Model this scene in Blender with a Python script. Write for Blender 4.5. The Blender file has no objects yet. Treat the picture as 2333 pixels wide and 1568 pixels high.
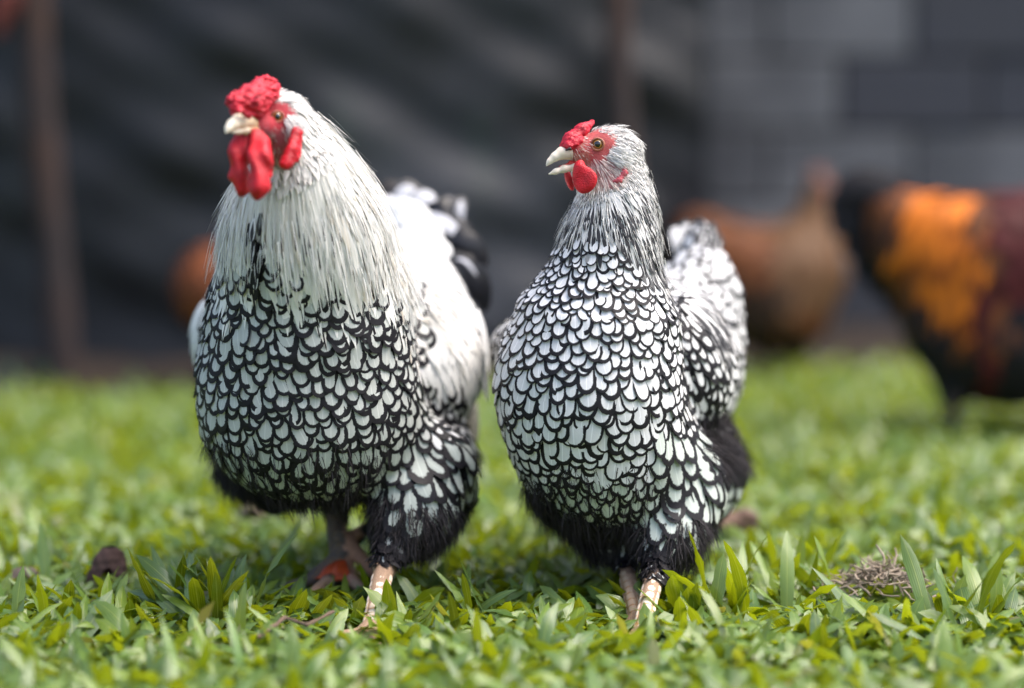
import bpy, bmesh, math, random
import numpy as np
from mathutils import Vector, Matrix
from mathutils.kdtree import KDTree

random.seed(7)
RNG = np.random.default_rng(11)
SC = bpy.context.scene
COL = SC.collection
PI = math.pi

# ------------------------------------------------------------------ camera, sky, sun, exposure
CAM_H = 0.47
PITCH = math.atan((784 - 275) / 5508.0)
FPX = 5508.0
cam_d = bpy.data.cameras.new('camera')
cam = bpy.data.objects.new('camera', cam_d)
COL.objects.link(cam)
cam.location = (0, 0, CAM_H)
cam.rotation_euler = (PI / 2 - PITCH, 0, 0)
cam_d.sensor_width = 36.0
cam_d.lens = 85.0
cam_d.clip_start = 0.05
cam_d.clip_end = 300
cam_d.dof.use_dof = True
cam_d.dof.focus_distance = 2.205
cam_d.dof.aperture_fstop = 1.4
SC.camera = cam

SUN_EL, SUN_AZ = math.radians(62), math.radians(95)      # azimuth measured from +Y towards +X
world = bpy.data.worlds.new('World')
SC.world = world
world.use_nodes = True
wn = world.node_tree.nodes
wl = world.node_tree.links
bg = wn['Background']
sky = wn.new('ShaderNodeTexSky')
sky.sky_type = 'NISHITA'
sky.sun_disc = False
sky.sun_elevation = SUN_EL
sky.sun_rotation = SUN_AZ
sky.air_density = 1.0
sky.dust_density = 5.0
sky.ozone_density = 1.0
wl.new(sky.outputs[0], bg.inputs[0])
bg.inputs[1].default_value = 0.15
sun_d = bpy.data.lights.new('sun', 'SUN')
sun_d.energy = 1.3
sun_d.angle = math.radians(50)
sun_d.color = (1.0, 0.96, 0.90)
sun = bpy.data.objects.new('sun', sun_d)
COL.objects.link(sun)
sv = Vector((math.sin(SUN_AZ) * math.cos(SUN_EL), math.cos(SUN_AZ) * math.cos(SUN_EL), math.sin(SUN_EL)))
sun.rotation_euler = sv.to_track_quat('Z', 'Y').to_euler()
SC.view_settings.view_transform = 'Standard'
SC.view_settings.look = 'None'
SC.view_settings.gamma = 1.0
SC.view_settings.use_curve_mapping = False
SC.view_settings.exposure = 1.32

# ------------------------------------------------------------------ measuring helpers
CP, SP = math.cos(PITCH), math.sin(PITCH)
FWD = np.array([0, CP, -SP]); UP = np.array([0, SP, CP]); RT = np.array([1., 0, 0])
CAMP = np.array([0, 0, CAM_H])

def at(px, py, D):
    """world point seen at (px, py) of the photograph, D metres in front of the lens"""
    return CAMP + D * (FWD + (px - 1166.5) / FPX * RT + (784 - py) / FPX * UP)

def px_of(P):
    q = P - CAMP
    d = q @ FWD
    return 1166.5 + (q @ RT) / d * FPX, 784 - (q @ UP) / d * FPX, d

def ground_D(py):
    return CAM_H / (SP + CP * (py - 784) / FPX)

# ------------------------------------------------------------------ object helpers
def tag(o, label=None, cat=None, group=None, kind=None):
    if label: o['label'] = label
    if cat: o['category'] = cat
    if group: o['group'] = group
    if kind: o['kind'] = kind
    return o

def empty(name, loc, label=None, cat=None, group=None):
    o = bpy.data.objects.new(name, None)
    COL.objects.link(o)
    o.location = loc
    o.empty_display_size = 0.05
    return tag(o, label, cat, group)

def link(name, me, parent=None, label=None):
    o = bpy.data.objects.new(name, me)
    COL.objects.link(o)
    if parent is not None:
        o.parent = parent
        wp = parent.location.copy()
        if parent.parent: wp += parent.parent.location
        o.location = -wp                      # meshes are laid out in world coordinates
    if label: o['label'] = label
    return o

def mesh_np(name, V, F, mat, uv=None, attrs=None, smooth=True, col=None):
    """V (n,3); F (m,k) ints or list of such; uv (n,2) per vertex; attrs name->(n,); col (n,3)"""
    me = bpy.data.meshes.new(name)
    Fs = F if isinstance(F, list) else [F]
    Fs = [f for f in Fs if len(f)]
    nl = sum(f.size for f in Fs); nf = sum(len(f) for f in Fs)
    me.vertices.add(len(V)); me.loops.add(nl); me.polygons.add(nf)
    me.vertices.foreach_set('co', np.ascontiguousarray(V, dtype=np.float32).ravel())
    li = np.concatenate([f.ravel() for f in Fs]).astype(np.int32)
    me.loops.foreach_set('vertex_index', li)
    tot = np.concatenate([np.full(len(f), f.shape[1]) for f in Fs]).astype(np.int32)
    st = np.concatenate([[0], np.cumsum(tot)[:-1]]).astype(np.int32)
    me.polygons.foreach_set('loop_start', st)
    me.polygons.foreach_set('use_smooth', np.full(nf, smooth))
    if uv is not None:
        u = me.uv_layers.new(name='UVMap')
        u.data.foreach_set('uv', uv[li].astype(np.float32).ravel())
    for k, a in (attrs or {}).items():
        at_ = me.attributes.new(k, 'FLOAT', 'POINT')
        at_.data.foreach_set('value', np.asarray(a, dtype=np.float32))
    if col is not None:
        ca = me.color_attributes.new('Col', 'FLOAT_COLOR', 'POINT')
        c4 = np.ones((len(V), 4), np.float32); c4[:, :3] = col
        ca.data.foreach_set('color', c4.ravel())
    me.update(calc_edges=True)
    me.validate()
    if mat is not None: me.materials.append(mat)
    return me

# ------------------------------------------------------------------ node helper
class NT:
    def __init__(s, name):
        s.m = bpy.data.materials.new(name); s.m.use_nodes = True
        s.n = s.m.node_tree.nodes; s.l = s.m.node_tree.links
        s.b = s.n['Principled BSDF']; s.out = s.n['Material Output']
    def node(s, t, **kw):
        x = s.n.new(t)
        for k, v in kw.items(): setattr(x, k, v)
        return x
    def put(s, sock, v):
        if hasattr(v, 'is_linked') or isinstance(v, bpy.types.NodeSocket): s.l.new(v, sock)
        elif isinstance(v, (tuple, list)) and len(v) == 3 and sock.type == 'RGBA': sock.default_value = (*v, 1)
        else: sock.default_value = v
    def math(s, op, a, b=0.0, c=None, clamp=False):
        x = s.node('ShaderNodeMath', operation=op, use_clamp=clamp)
        s.put(x.inputs[0], a); s.put(x.inputs[1], b)
        if c is not None: s.put(x.inputs[2], c)
        return x.outputs[0]
    def mix(s, f, a, b, blend='MIX'):
        x = s.node('ShaderNodeMix', data_type='RGBA', blend_type=blend)
        s.put(x.inputs[0], f); s.put(x.inputs[6], a); s.put(x.inputs[7], b)
        return x.outputs[2]
    def sep(s, v):
        x = s.node('ShaderNodeSeparateXYZ'); s.l.new(v, x.inputs[0]); return x.outputs
    def comb(s, a, b, c):
        x = s.node('ShaderNodeCombineXYZ')
        for i, v in enumerate((a, b, c)): s.put(x.inputs[i], v)
        return x.outputs[0]
    def noise(s, vec=None, scale=5, detail=2, rough=0.5, dim='3D'):
        x = s.node('ShaderNodeTexNoise', noise_dimensions=dim)
        if vec is not None: s.l.new(vec, x.inputs['Vector' if dim != '1D' else 'W'])
        x.inputs['Scale'].default_value = scale; x.inputs['Detail'].default_value = detail
        x.inputs['Roughness'].default_value = rough
        return x.outputs[0]
    def ramp(s, f, stops):
        x = s.node('ShaderNodeValToRGB'); s.l.new(f, x.inputs[0])
        cr = x.color_ramp
        while len(cr.elements) < len(stops): cr.elements.new(0.5)
        for e, (p, c) in zip(cr.elements, stops):
            e.position = p; e.color = (*c, 1) if len(c) == 3 else c
        return x.outputs[0]
    def smooth(s, v, lo, hi):
        x = s.node('ShaderNodeMapRange', interpolation_type='SMOOTHSTEP')
        s.put(x.inputs[0], v); s.put(x.inputs[1], lo); s.put(x.inputs[2], hi)
        return x.outputs[0]
    def bump(s, h, strength=0.3, dist=0.001):
        x = s.node('ShaderNodeBump'); s.put(x.inputs['Height'], h)
        x.inputs['Strength'].default_value = strength; x.inputs['Distance'].default_value = dist
        s.l.new(x.outputs[0], s.b.inputs['Normal']); return x
    def attr(s, name, kind='GEOMETRY'):
        x = s.node('ShaderNodeAttribute', attribute_name=name, attribute_type=kind); return x
    def obj(s):
        return s.node('ShaderNodeTexCoord').outputs['Object']
    def fin(s, color=None, rough=None, spec=None, sss=None):
        if color is not None: s.put(s.b.inputs['Base Color'], color)
        if rough is not None: s.put(s.b.inputs['Roughness'], rough)
        if spec is not None: s.put(s.b.inputs['Specular IOR Level'], spec)
        if sss: 
            s.b.inputs['Subsurface Weight'].default_value = sss
            s.b.inputs['Subsurface Radius'].default_value = (0.004, 0.0012, 0.0008)
            s.b.inputs['Subsurface Scale'].default_value = 1.0
        return s.m

def plain(name, color, rough=0.6, bump=0.0, bscale=300, spec=0.4, vary=0.25):
    t = NT(name); o = t.obj()
    n = t.noise(o, bscale * 0.3, 3)
    c = t.mix(t.math('MULTIPLY', n, vary * 2), color, tuple(x * 0.35 for x in color))
    if bump: t.bump(t.noise(o, bscale, 3), bump, 0.001)
    return t.fin(c, rough, spec)

# ------------------------------------------------------------------ feather materials
def rnd_of(t):
    oi = t.node('ShaderNodeObjectInfo')
    a = t.attr('rnd')
    return t.math('FRACT', t.math('ADD', oi.outputs['Random'], a.outputs['Fac']))

def feather_mat(name, kind, pale=(0.80, 0.80, 0.79), dark=(0.009, 0.008, 0.011), lace=0.27, jag=0.05, grime=0.0, rough=0.55, streak0=.62, alt=None):
    t = NT(name)
    uvn = t.node('ShaderNodeUVMap', uv_map='UVMap')
    U, V, _ = t.sep(uvn.outputs[0])
    u = t.math('SUBTRACT', t.math('MULTIPLY', U, 2), 1)
    au = t.math('ABSOLUTE', u)
    r = rnd_of(t)
    barb = t.math('SUBTRACT', V, t.math('MULTIPLY', au, 0.33))          # constant along one barb
    seed = t.math('MULTIPLY', r, 37.0)
    side = t.math('MULTIPLY', t.math('SIGN', u), 5.3)
    vec = t.comb(t.math('ADD', t.math('MULTIPLY', barb, 22.0), t.math('ADD', seed, side)), t.math('MULTIPLY', au, 0.8), seed)
    nz = t.noise(vec, 1.0, 3, 0.65)
    nzc = t.math('SUBTRACT', nz, 0.5)
    vec2 = t.comb(t.math('ADD', t.math('MULTIPLY', barb, 60.0), seed), t.math('MULTIPLY', au, 1.0), seed)
    fine = t.noise(vec2, 1.0, 2, 0.6)
    if kind in ('laced', 'patch'):
        v0, vr = (0.6, 0.4) if kind == 'laced' else (0.45, 0.55)
        tip = t.math('MAXIMUM', t.math('DIVIDE', t.math('SUBTRACT', V, v0), vr), 0.0)
        g = t.math('SQRT', t.math('ADD', t.math('POWER', au, 2.0), t.math('POWER', tip, 2.0)))
        g = t.math('ADD', g, t.math('MULTIPLY', nzc, jag * 4))
        lw = t.math('ADD', 1.0 - lace, t.math('MULTIPLY', t.math('SUBTRACT', r, 0.5), -0.20))
        f = t.smooth(g, t.math('SUBTRACT', lw, 0.03), t.math('ADD', lw, 0.03))
        # pale shaft and faint barb shading inside the pale field
        pc = t.mix(t.math('MULTIPLY', fine, 0.6), pale, tuple(x * 0.62 for x in pale))
        shaft = t.smooth(au, 0.03, 0.06)
        pc = t.mix(shaft, tuple(min(1, x * 1.08) for x in pale), pc)
        if kind == 'patch': f = t.math('MAXIMUM', f, t.math('SUBTRACT', 1.0, t.smooth(r, .50, .60)))
        c = t.mix(f, pc, dark)
    elif kind == 'streak':            # dark lance in the middle, pale margins
        w = t.math('SUBTRACT', 1.0 - lace, t.math('MULTIPLY', t.math('POWER', t.math('ABSOLUTE', t.math('SUBTRACT', V, 0.66)), 1.3), 1.5))
        g = t.math('ADD', t.math('DIVIDE', au, t.math('MAXIMUM', w, 0.02)), t.math('MULTIPLY', nzc, jag * 6))
        f = t.smooth(g, 0.85, 1.1)
        amt = t.smooth(r, 0.0, 0.25)
        pc = t.mix(t.math('MULTIPLY', fine, 0.5), pale, tuple(x * 0.55 for x in pale))
        dc = t.mix(t.math('MULTIPLY', fine, 0.35), dark, (0.16, 0.16, 0.17))
        c = t.mix(t.math('MULTIPLY', t.math('SUBTRACT', 1.0, f), amt), pc, dc)
    elif kind == 'thinstreak':        # mostly pale, some feathers with a thin dark line near the tip
        w = t.math('MULTIPLY', t.smooth(V, 0.35, 0.8), t.math('MULTIPLY', t.smooth(r, streak0, 1.0), 0.26))
        g = t.math('ADD', au, t.math('MULTIPLY', nzc, jag * 3))
        f = t.math('MULTIPLY', t.math('SUBTRACT', 1.0, t.smooth(g, t.math('SUBTRACT', w, 0.04), t.math('ADD', w, 0.05))), t.smooth(w, 0.02, 0.08))
        pc = t.mix(t.math('MULTIPLY', fine, 0.45), pale, tuple(x * 0.62 for x in pale))
        gr = t.math('MULTIPLY', t.smooth(t.math('FRACT', t.math('MULTIPLY', r, 7.3)), 0.55, 1.0), grime)
        pc = t.mix(t.math('MULTIPLY', gr, t.smooth(V, 0.1, 0.9)), pc, (0.42, 0.31, 0.17))
        c = t.mix(f, pc, dark)
    else:                             # plain
        c = t.mix(t.math('MULTIPLY', fine, 0.6), pale, tuple(x * 0.5 for x in pale))
        if alt: c = t.mix(t.math('MULTIPLY', t.smooth(r, .25, 1.0), .85), c, alt)
        if grime: c = t.mix(t.math('MULTIPLY', nz, grime), c, (0.12, 0.085, 0.085))
    t.bump(fine, 0.22, 0.0006)
    t.fin(c, rough, 0.12 if kind == 'plain' else 0.26)
    return t.m

M = {}
M['hen_laced'] = feather_mat('hen_laced_feather', 'laced', pale=(0.78, 0.78, 0.79), lace=0.30, jag=0.04)
M['hen_wing'] = feather_mat('hen_wing_feather', 'laced', lace=0.50, jag=0.06)
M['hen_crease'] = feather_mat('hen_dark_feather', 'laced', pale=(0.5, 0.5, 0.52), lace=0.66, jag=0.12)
M['hen_back'] = feather_mat('hen_back_feather', 'laced', pale=(0.70, 0.70, 0.70), lace=0.28, jag=0.05)
M['hen_low'] = feather_mat('hen_thigh_feather', 'laced', pale=(0.58, 0.63, 0.58), lace=0.36, jag=0.09)  # pale field darkened and greened: underside shade and grass bounce painted in
M['hen_spot'] = feather_mat('hen_spotted_feather', 'patch', pale=(0.6, 0.62, 0.6), lace=0.66, jag=0.13)
M['hen_hackle'] = feather_mat('hen_hackle_feather', 'streak', pale=(0.80, 0.79, 0.78), lace=0.30, jag=0.07)
M['hen_crown'] = feather_mat('hen_crown_feather', 'streak', pale=(0.82, 0.80, 0.77), lace=0.58, jag=0.07)
M['r_laced'] = feather_mat('rooster_laced_feather', 'laced', pale=(0.52, 0.54, 0.51), lace=0.38, jag=0.06)
M['r_low'] = feather_mat('rooster_thigh_feather', 'laced', pale=(0.48, 0.52, 0.48), lace=0.42, jag=0.12)  # lower feathers carry painted shade and green bounce in their pale field
M['r_spot'] = feather_mat('rooster_spotted_feather', 'patch', pale=(0.58, 0.62, 0.6), lace=0.64, jag=0.15)
M['r_hackle'] = feather_mat('rooster_hackle_feather', 'thinstreak', pale=(0.86, 0.84, 0.79), grime=0.5, jag=0.05, streak0=.5)
M['r_crown'] = feather_mat('rooster_crown_feather', 'thinstreak', pale=(0.82, 0.80, 0.77), grime=0.15, jag=0.05)
M['r_white'] = feather_mat('rooster_white_feather', 'thinstreak', pale=(0.84, 0.84, 0.82), grime=0.05, jag=0.05, streak0=.90)
M['r_grey'] = feather_mat('rooster_grey_feather', 'laced', pale=(0.50, 0.51, 0.55), dark=(0.03, 0.03, 0.035), lace=0.2, jag=0.05, rough=0.4)
M['black'] = feather_mat('black_feather', 'plain', pale=(0.016, 0.015, 0.018), grime=0.0, rough=0.42)
M['down'] = feather_mat('black_down', 'plain', pale=(0.020, 0.018, 0.020), grime=0.1, rough=0.6, alt=(0.055, 0.050, 0.056))  # grey alt strands paint a sheen into the black down
M['whitedown'] = feather_mat('white_down', 'plain', pale=(0.88, 0.87, 0.84), rough=0.6)
M['skinhair'] = feather_mat('pale_bristle', 'plain', pale=(0.80, 0.68, 0.62), rough=0.6)
M['orange'] = feather_mat('orange_feather', 'plain', pale=(0.68, 0.18, 0.014), rough=0.5, alt=(0.16, 0.035, 0.01))
M['gold'] = feather_mat('golden_feather', 'plain', pale=(0.155, 0.082, 0.042), rough=0.5)
M['brown'] = feather_mat('brown_feather', 'plain', pale=(0.17, 0.058, 0.02), rough=0.5, alt=(0.03, 0.015, 0.01))
M['sickle'] = feather_mat('glossy_black_feather', 'laced', pale=(0.012, 0.013, 0.017), dark=(0.008, 0.008, 0.010), rough=0.28)
M['maroon'] = feather_mat('maroon_feather', 'plain', pale=(0.075, 0.014, 0.014), rough=0.5)

def skin_body():
    t = NT('bird_skin'); a = t.attr('Col')
    o = t.obj(); n = t.noise(o, 1100, 4, .7)
    c = t.mix(t.math('MULTIPLY', t.smooth(n, .3, .7), 0.9), a.outputs['Color'], (0.02, 0.01, 0.01), 'MULTIPLY')
    c = t.mix(0.55, a.outputs['Color'], c)
    t.bump(n, 0.9, 0.0012)
    return t.fin(c, 0.5, 0.35, 0.0)
M['skin'] = skin_body()

def flesh(name, col, dark):
    t = NT(name); o = t.obj()
    n = t.noise(o, 700, 3, 0.6); v = t.node('ShaderNodeTexVoronoi'); t.l.new(o, v.inputs[0]); v.inputs['Scale'].default_value = 900
    b = t.noise(o, 90, 2)
    c = t.mix(t.smooth(b, 0.35, 0.75), col, dark)
    c = t.mix(t.math('MULTIPLY', t.smooth(v.outputs['Distance'], 0.35, 0.8), 0.4), c, dark)
    t.bump(t.math('ADD', v.outputs['Distance'], n), 0.5, 0.0009)
    return t.fin(c, 0.40, 0.45, 0.12)
M['comb'] = flesh('red_comb_flesh', (0.66, 0.012, 0.035), (0.32, 0.004, 0.016))
M['wattle'] = flesh('red_wattle_flesh', (0.68, 0.008, 0.022), (0.36, 0.003, 0.01))
M['lobe'] = flesh('pale_ear_lobe', (0.58, 0.11, 0.13), (0.42, 0.06, 0.08))

def horn_mat():
    t = NT('beak_horn'); o = t.obj(); a = t.attr('Col')
    n = t.noise(o, 260, 3)
    c = t.mix(t.math('MULTIPLY', n, 0.35), a.outputs['Color'], (0.45, 0.33, 0.18))
    t.bump(n, 0.15, 0.0005)
    return t.fin(c, 0.33, 0.5, 0.08)
M['horn'] = horn_mat()
M['claw'] = plain('dark_claw', (0.10, 0.07, 0.05), 0.4, 0.1, 300)
def scute_mat(name, col, edge):
    t = NT(name)
    uvn = t.node('ShaderNodeUVMap', uv_map='UVMap'); U, V, _ = t.sep(uvn.outputs[0])
    e = t.math('MAXIMUM', t.math('ABSOLUTE', t.math('SUBTRACT', t.math('MULTIPLY', U, 2), 1)), t.math('ABSOLUTE', t.math('SUBTRACT', t.math('MULTIPLY', V, 2), 1)))
    o = t.obj(); n = t.noise(o, 400, 3)
    f = t.smooth(t.math('ADD', e, t.math('MULTIPLY', t.math('SUBTRACT', n, 0.5), 0.6)), 0.62, 1.05)
    return t.fin(t.mix(f, col, edge), 0.48, 0.35, 0.05)
M['scute'] = scute_mat('pale_leg_scale', (0.74, 0.62, 0.50), (0.58, 0.27, 0.09))
M['scute_dark'] = scute_mat('grey_leg_scale', (0.16, 0.12, 0.09), (0.30, 0.13, 0.04))
M['scute_tan'] = scute_mat('tan_leg_scale', (0.46, 0.34, 0.24), (0.36, 0.17, 0.06))
M['mouth'] = flesh('mouth_red', (0.55, 0.03, 0.02), (0.30, 0.01, 0.01))
M['web'] = flesh('orange_toe_skin', (0.62, 0.09, 0.015), (0.35, 0.04, 0.01))

# ------------------------------------------------------------------ signed-distance modelling
def rotz(a): c, s = math.cos(a), math.sin(a); return np.array([[c, -s, 0], [s, c, 0], [0, 0, 1.]])
def roty(a): c, s = math.cos(a), math.sin(a); return np.array([[c, 0, s], [0, 1, 0], [-s, 0, c]])
def rotx(a): c, s = math.cos(a), math.sin(a); return np.array([[1, 0, 0], [0, c, -s], [0, s, c]])

def E(px, py, D, rx, rz, ry, yaw=0, pitch=0, roll=0, k=0.03):
    s = D / FPX
    R = rotz(math.radians(yaw)) @ rotx(math.radians(pitch)) @ roty(math.radians(roll))
    return ('e', at(px, py, D), np.array([rx, ry, rz]) * s, R, k)
def Cn(p0, r0, p1, r1, k=0.03):
    return ('c', at(*p0), at(*p1), r0 * p0[2] / FPX, r1 * p1[2] / FPX, k)
def Cw(a, ra, b, rb, k=0.004):
    return ('c', np.array(a, float), np.array(b, float), ra, rb, k)
def Ew(c, r, R=None, k=0.004):
    return ('e', np.array(c, float), np.array(r, float), np.eye(3) if R is None else R, k)

def sdf(P, prims, extra=None):
    P = P.astype(np.float32)
    d = None
    for q in prims:
        if q[0] == 'e':
            v = (P - q[1].astype(np.float32)) @ q[3].astype(np.float32)
            r = q[2].astype(np.float32)
            w = v / r
            k0 = np.sqrt((w * w).sum(-1)) + 1e-9
            w = w / r
            k1 = np.sqrt((w * w).sum(-1)) + 1e-9
            e = k0 * (k0 - 1) / k1
        else:
            a = q[1].astype(np.float32); b = (q[2] - q[1]).astype(np.float32)
            v = P - a
            h = np.clip((v @ b) / float(b @ b), 0, 1)
            e = np.sqrt(((v - h[..., None] * b) ** 2).sum(-1)) - (q[3] + (q[4] - q[3]) * h)
        if d is None: d = e
        else:
            k = q[-1]
            hh = np.maximum(k - np.abs(d - e), 0) / k
            d = np.minimum(d, e) - hh * hh * k * 0.25
    if extra is not None: d = d + extra(P)
    return d

def grad(P, f, h=0.0006):
    g = np.stack([f(P + np.eye(3)[i] * h) - f(P - np.eye(3)[i] * h) for i in range(3)], -1) / (2 * h)
    return g
def project(P, f, it=2):
    for _ in range(it):
        g = grad(P, f); d = f(P)
        P = P - g * (np.clip(d, -0.02, 0.02) / np.maximum((g * g).sum(-1), 0.2))[:, None]
    return P
def normals(P, f):
    g = grad(P, f); return g / (np.linalg.norm(g, axis=-1, keepdims=True) + 1e-9)

def bbox(prims, pad):
    lo = np.full(3, 1e9); hi = -lo
    for q in prims:
        if q[0] == 'e':
            r = np.abs(q[3]) @ q[2]
            lo = np.minimum(lo, q[1] - r); hi = np.maximum(hi, q[1] + r)
        else:
            r = max(q[3], q[4])
            lo = np.minimum(lo, np.minimum(q[1], q[2]) - r); hi = np.maximum(hi, np.maximum(q[1], q[2]) + r)
    return lo - pad, hi + pad

def surface(prims, h, extra=None, pad=None, newton=2):
    """closed quad surface of the blended primitives (surface nets)"""
    lo, hi = bbox(prims, pad or 4 * h)
    n = np.ceil((hi - lo) / h).astype(int) + 1
    ax = [lo[i] + h * np.arange(n[i]) for i in range(3)]
    Fg = np.empty(n, np.float32)
    step = max(1, int(400000 / (n[1] * n[2])))
    YY, ZZ = np.meshgrid(ax[1], ax[2], indexing='ij')
    for i in range(0, n[0], step):
        xs = ax[0][i:i + step]
        P = np.empty((len(xs), n[1], n[2], 3), np.float32)
        P[..., 0] = xs[:, None, None]; P[..., 1] = YY; P[..., 2] = ZZ
        Fg[i:i + step] = sdf(P, prims, extra)
    c = [m - 1 for m in n]
    S = np.zeros((*c, 3), np.float32); cnt = np.zeros(c, np.float32)
    for axx in range(3):
        o = [k for k in range(3) if k != axx]
        for da in (0, 1):
            for db in (0, 1):
                s0 = [None] * 3; s1 = [None] * 3
                s0[axx] = slice(0, c[axx]); s1[axx] = slice(1, c[axx] + 1)
                s0[o[0]] = s1[o[0]] = slice(da, c[o[0]] + da)
                s0[o[1]] = s1[o[1]] = slice(db, c[o[1]] + db)
                f0 = Fg[tuple(s0)]; f1 = Fg[tuple(s1)]
                cr = (f0 < 0) != (f1 < 0)
                t = np.where(cr, f0 / np.where(cr, f0 - f1, 1), 0)
                cnt += cr
                S[..., axx] += t * cr
                S[..., o[0]] += da * cr; S[..., o[1]] += db * cr
    idx = np.nonzero(cnt > 0)
    vid = np.full(c, -1, np.int64); vid[idx] = np.arange(len(idx[0]))
    V = lo + h * (np.stack(idx, -1) + S[idx] / cnt[idx][:, None])
    faces = []
    for axx in range(3):
        o = [(axx + 1) % 3, (axx + 2) % 3]
        s0 = [None] * 3; s1 = [None] * 3
        s0[axx] = slice(0, c[axx]); s1[axx] = slice(1, c[axx] + 1)
        for q in o: s0[q] = s1[q] = slice(1, c[q])
        f0 = Fg[tuple(s0)] < 0; f1 = Fg[tuple(s1)] < 0
        for inside in (True, False):
            m = np.nonzero((f0 != f1) & (f0 == inside))
            g = [None] * 3
            g[axx] = m[axx]; g[o[0]] = m[o[0]] + 1; g[o[1]] = m[o[1]] + 1
            def cell(d0, d1):
                q = [g[0].copy(), g[1].copy(), g[2].copy()]
                q[o[0]] = q[o[0]] - d0; q[o[1]] = q[o[1]] - d1
                return vid[tuple(q)]
            quad = np.stack([cell(1, 1), cell(0, 1), cell(0, 0), cell(1, 0)], -1)
            if not inside: quad = quad[:, ::-1]
            faces.append(quad)
    F = np.concatenate(faces)
    f = lambda P: sdf(P, prims, extra)
    if newton: V = project(V, f, newton)
    return V, F, f

def subdivide_where(V, F, mask):
    """split the quads whose vertices are all in the mask region into four"""
    fm = mask[F].any(1)
    bm = bmesh.new()
    me = mesh_np('tmp', V, F, None); bm.from_mesh(me); bpy.data.meshes.remove(me)
    bm.faces.ensure_lookup_table()
    es = set()
    for i in np.nonzero(fm)[0]:
        if i < len(bm.faces):
            for e in bm.faces[i].edges: es.add(e)
    bmesh.ops.subdivide_edges(bm, edges=list(es), cuts=1, use_grid_fill=True)
    bmesh.ops.triangulate(bm, faces=[f for f in bm.faces if len(f.verts) > 4])
    bm.verts.index_update()
    V2 = np.array([v.co[:] for v in bm.verts])
    q = [[v.index for v in f.verts] for f in bm.faces if len(f.verts) == 4]
    t = [[v.index for v in f.verts] for f in bm.faces if len(f.verts) == 3]
    bm.free()
    Fs = [np.array(q)] + ([np.array(t)] if t else [])
    return V2, Fs

# ------------------------------------------------------------------ feathers
PROF = {
    'round':  (np.array([0, .18, .36, .5, .62, .74, .84, .92, .97, 1.0]),
               lambda t: np.where(t < .5, .45 + .55 * np.sin(np.clip(t / .5, 0, 1) * PI / 2), 1) * np.sqrt(np.clip(1 - (np.clip((t - .6) / .4, 0, 1)) ** 2.1, 0, 1))),
    'lance':  (np.array([0, .15, .3, .45, .6, .72, .83, .92, 1.0]),
               lambda t: (.5 + .5 * np.sin(np.clip(t / .45, 0, 1) * PI / 2)) * np.clip(1 - np.clip((t - .5) / .5, 0, 1) ** 1.7, 0, 1)),
    'strap':  (np.array([0, .15, .3, .45, .6, .72, .83, .92, .97, 1.0]),
               lambda t: (.5 + .5 * np.sin(np.clip(t / .3, 0, 1) * PI / 2)) * np.sqrt(np.clip(1 - np.clip((t - .8) / .2, 0, 1) ** 2.2, 0, 1))),
}
NC = 4

def trace(P, dirf, f, L, ts, yaw):
    """paths along the plumage direction on the body surface"""
    path = [P]; nn = [normals(P, f)]
    c, s = np.cos(yaw)[:, None], np.sin(yaw)[:, None]
    for i in range(1, len(ts)):
        p, n = path[-1], nn[-1]
        d = dirf(p)
        d = d - n * (d * n).sum(1, keepdims=True); d /= np.linalg.norm(d, axis=1, keepdims=True) + 1e-9
        d = d * c + np.cross(n, d) * s
        q = p + d * ((ts[i] - ts[i - 1]) * L)[:, None]
        q2 = project(q, f, 1)
        # long feathers fly straight over hollows instead of diving into them
        push = ((q2 - q) * n).sum(1, keepdims=True)
        lim = -0.28 * ((ts[i] - ts[i - 1]) * L)[:, None]
        q2 = np.where(push < lim, q + n * lim, q2)
        path.append(q2); nn.append(normals(q2, f))
    return np.stack(path, 1), np.stack(nn, 1)

def feather_block(path, nn, W, prof, lift, cup, jag=0.0, lift0=-0.0006, twist=None):
    """path (N,S,3) -> verts (N,S*(NC+1),3), uv, faces for one feather"""
    ts, wf = PROF[prof]
    N, S, _ = path.shape
    d = np.gradient(path, axis=1); d /= np.linalg.norm(d, axis=2, keepdims=True) + 1e-9
    ac = np.cross(d, nn); ac /= np.linalg.norm(ac, axis=2, keepdims=True) + 1e-9
    up = np.cross(ac, d)
    xs = np.linspace(-1, 1, NC + 1)
    hw = wf(ts)[None, :, None] * (W / 2)[:, None, None]
    x = xs[None, None, :] * hw
    if jag:
        x = x * (1 + jag * RNG.normal(0, 1, (N, S, NC + 1)) * (np.abs(xs) > .9))
    z = lift0 + lift[:, None, None] * (ts[None, :, None] ** 1.2) - cup * x * x
    if twist is not None: z = z + twist[:, None, None] * x * ts[None, :, None]
    back = (np.abs(xs)[None, None, :] ** 2) * hw * 0.0
    P = path[:, :, None, :] + ac[:, :, None, :] * x[..., None] + up[:, :, None, :] * z[..., None] - d[:, :, None, :] * back[..., None]
    uv = np.stack(np.broadcast_arrays(0.5 + 0.5 * x / (W / 2)[:, None, None], ts[None, :, None]), -1)
    i, j = np.meshgrid(np.arange(S - 1), np.arange(NC), indexing='ij')
    a = (i * (NC + 1) + j).ravel()
    F = np.stack([a, a + 1, a + NC + 2, a + NC + 1], -1)
    return P.reshape(N, -1, 3), uv.reshape(N, -1, 2), F

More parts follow.
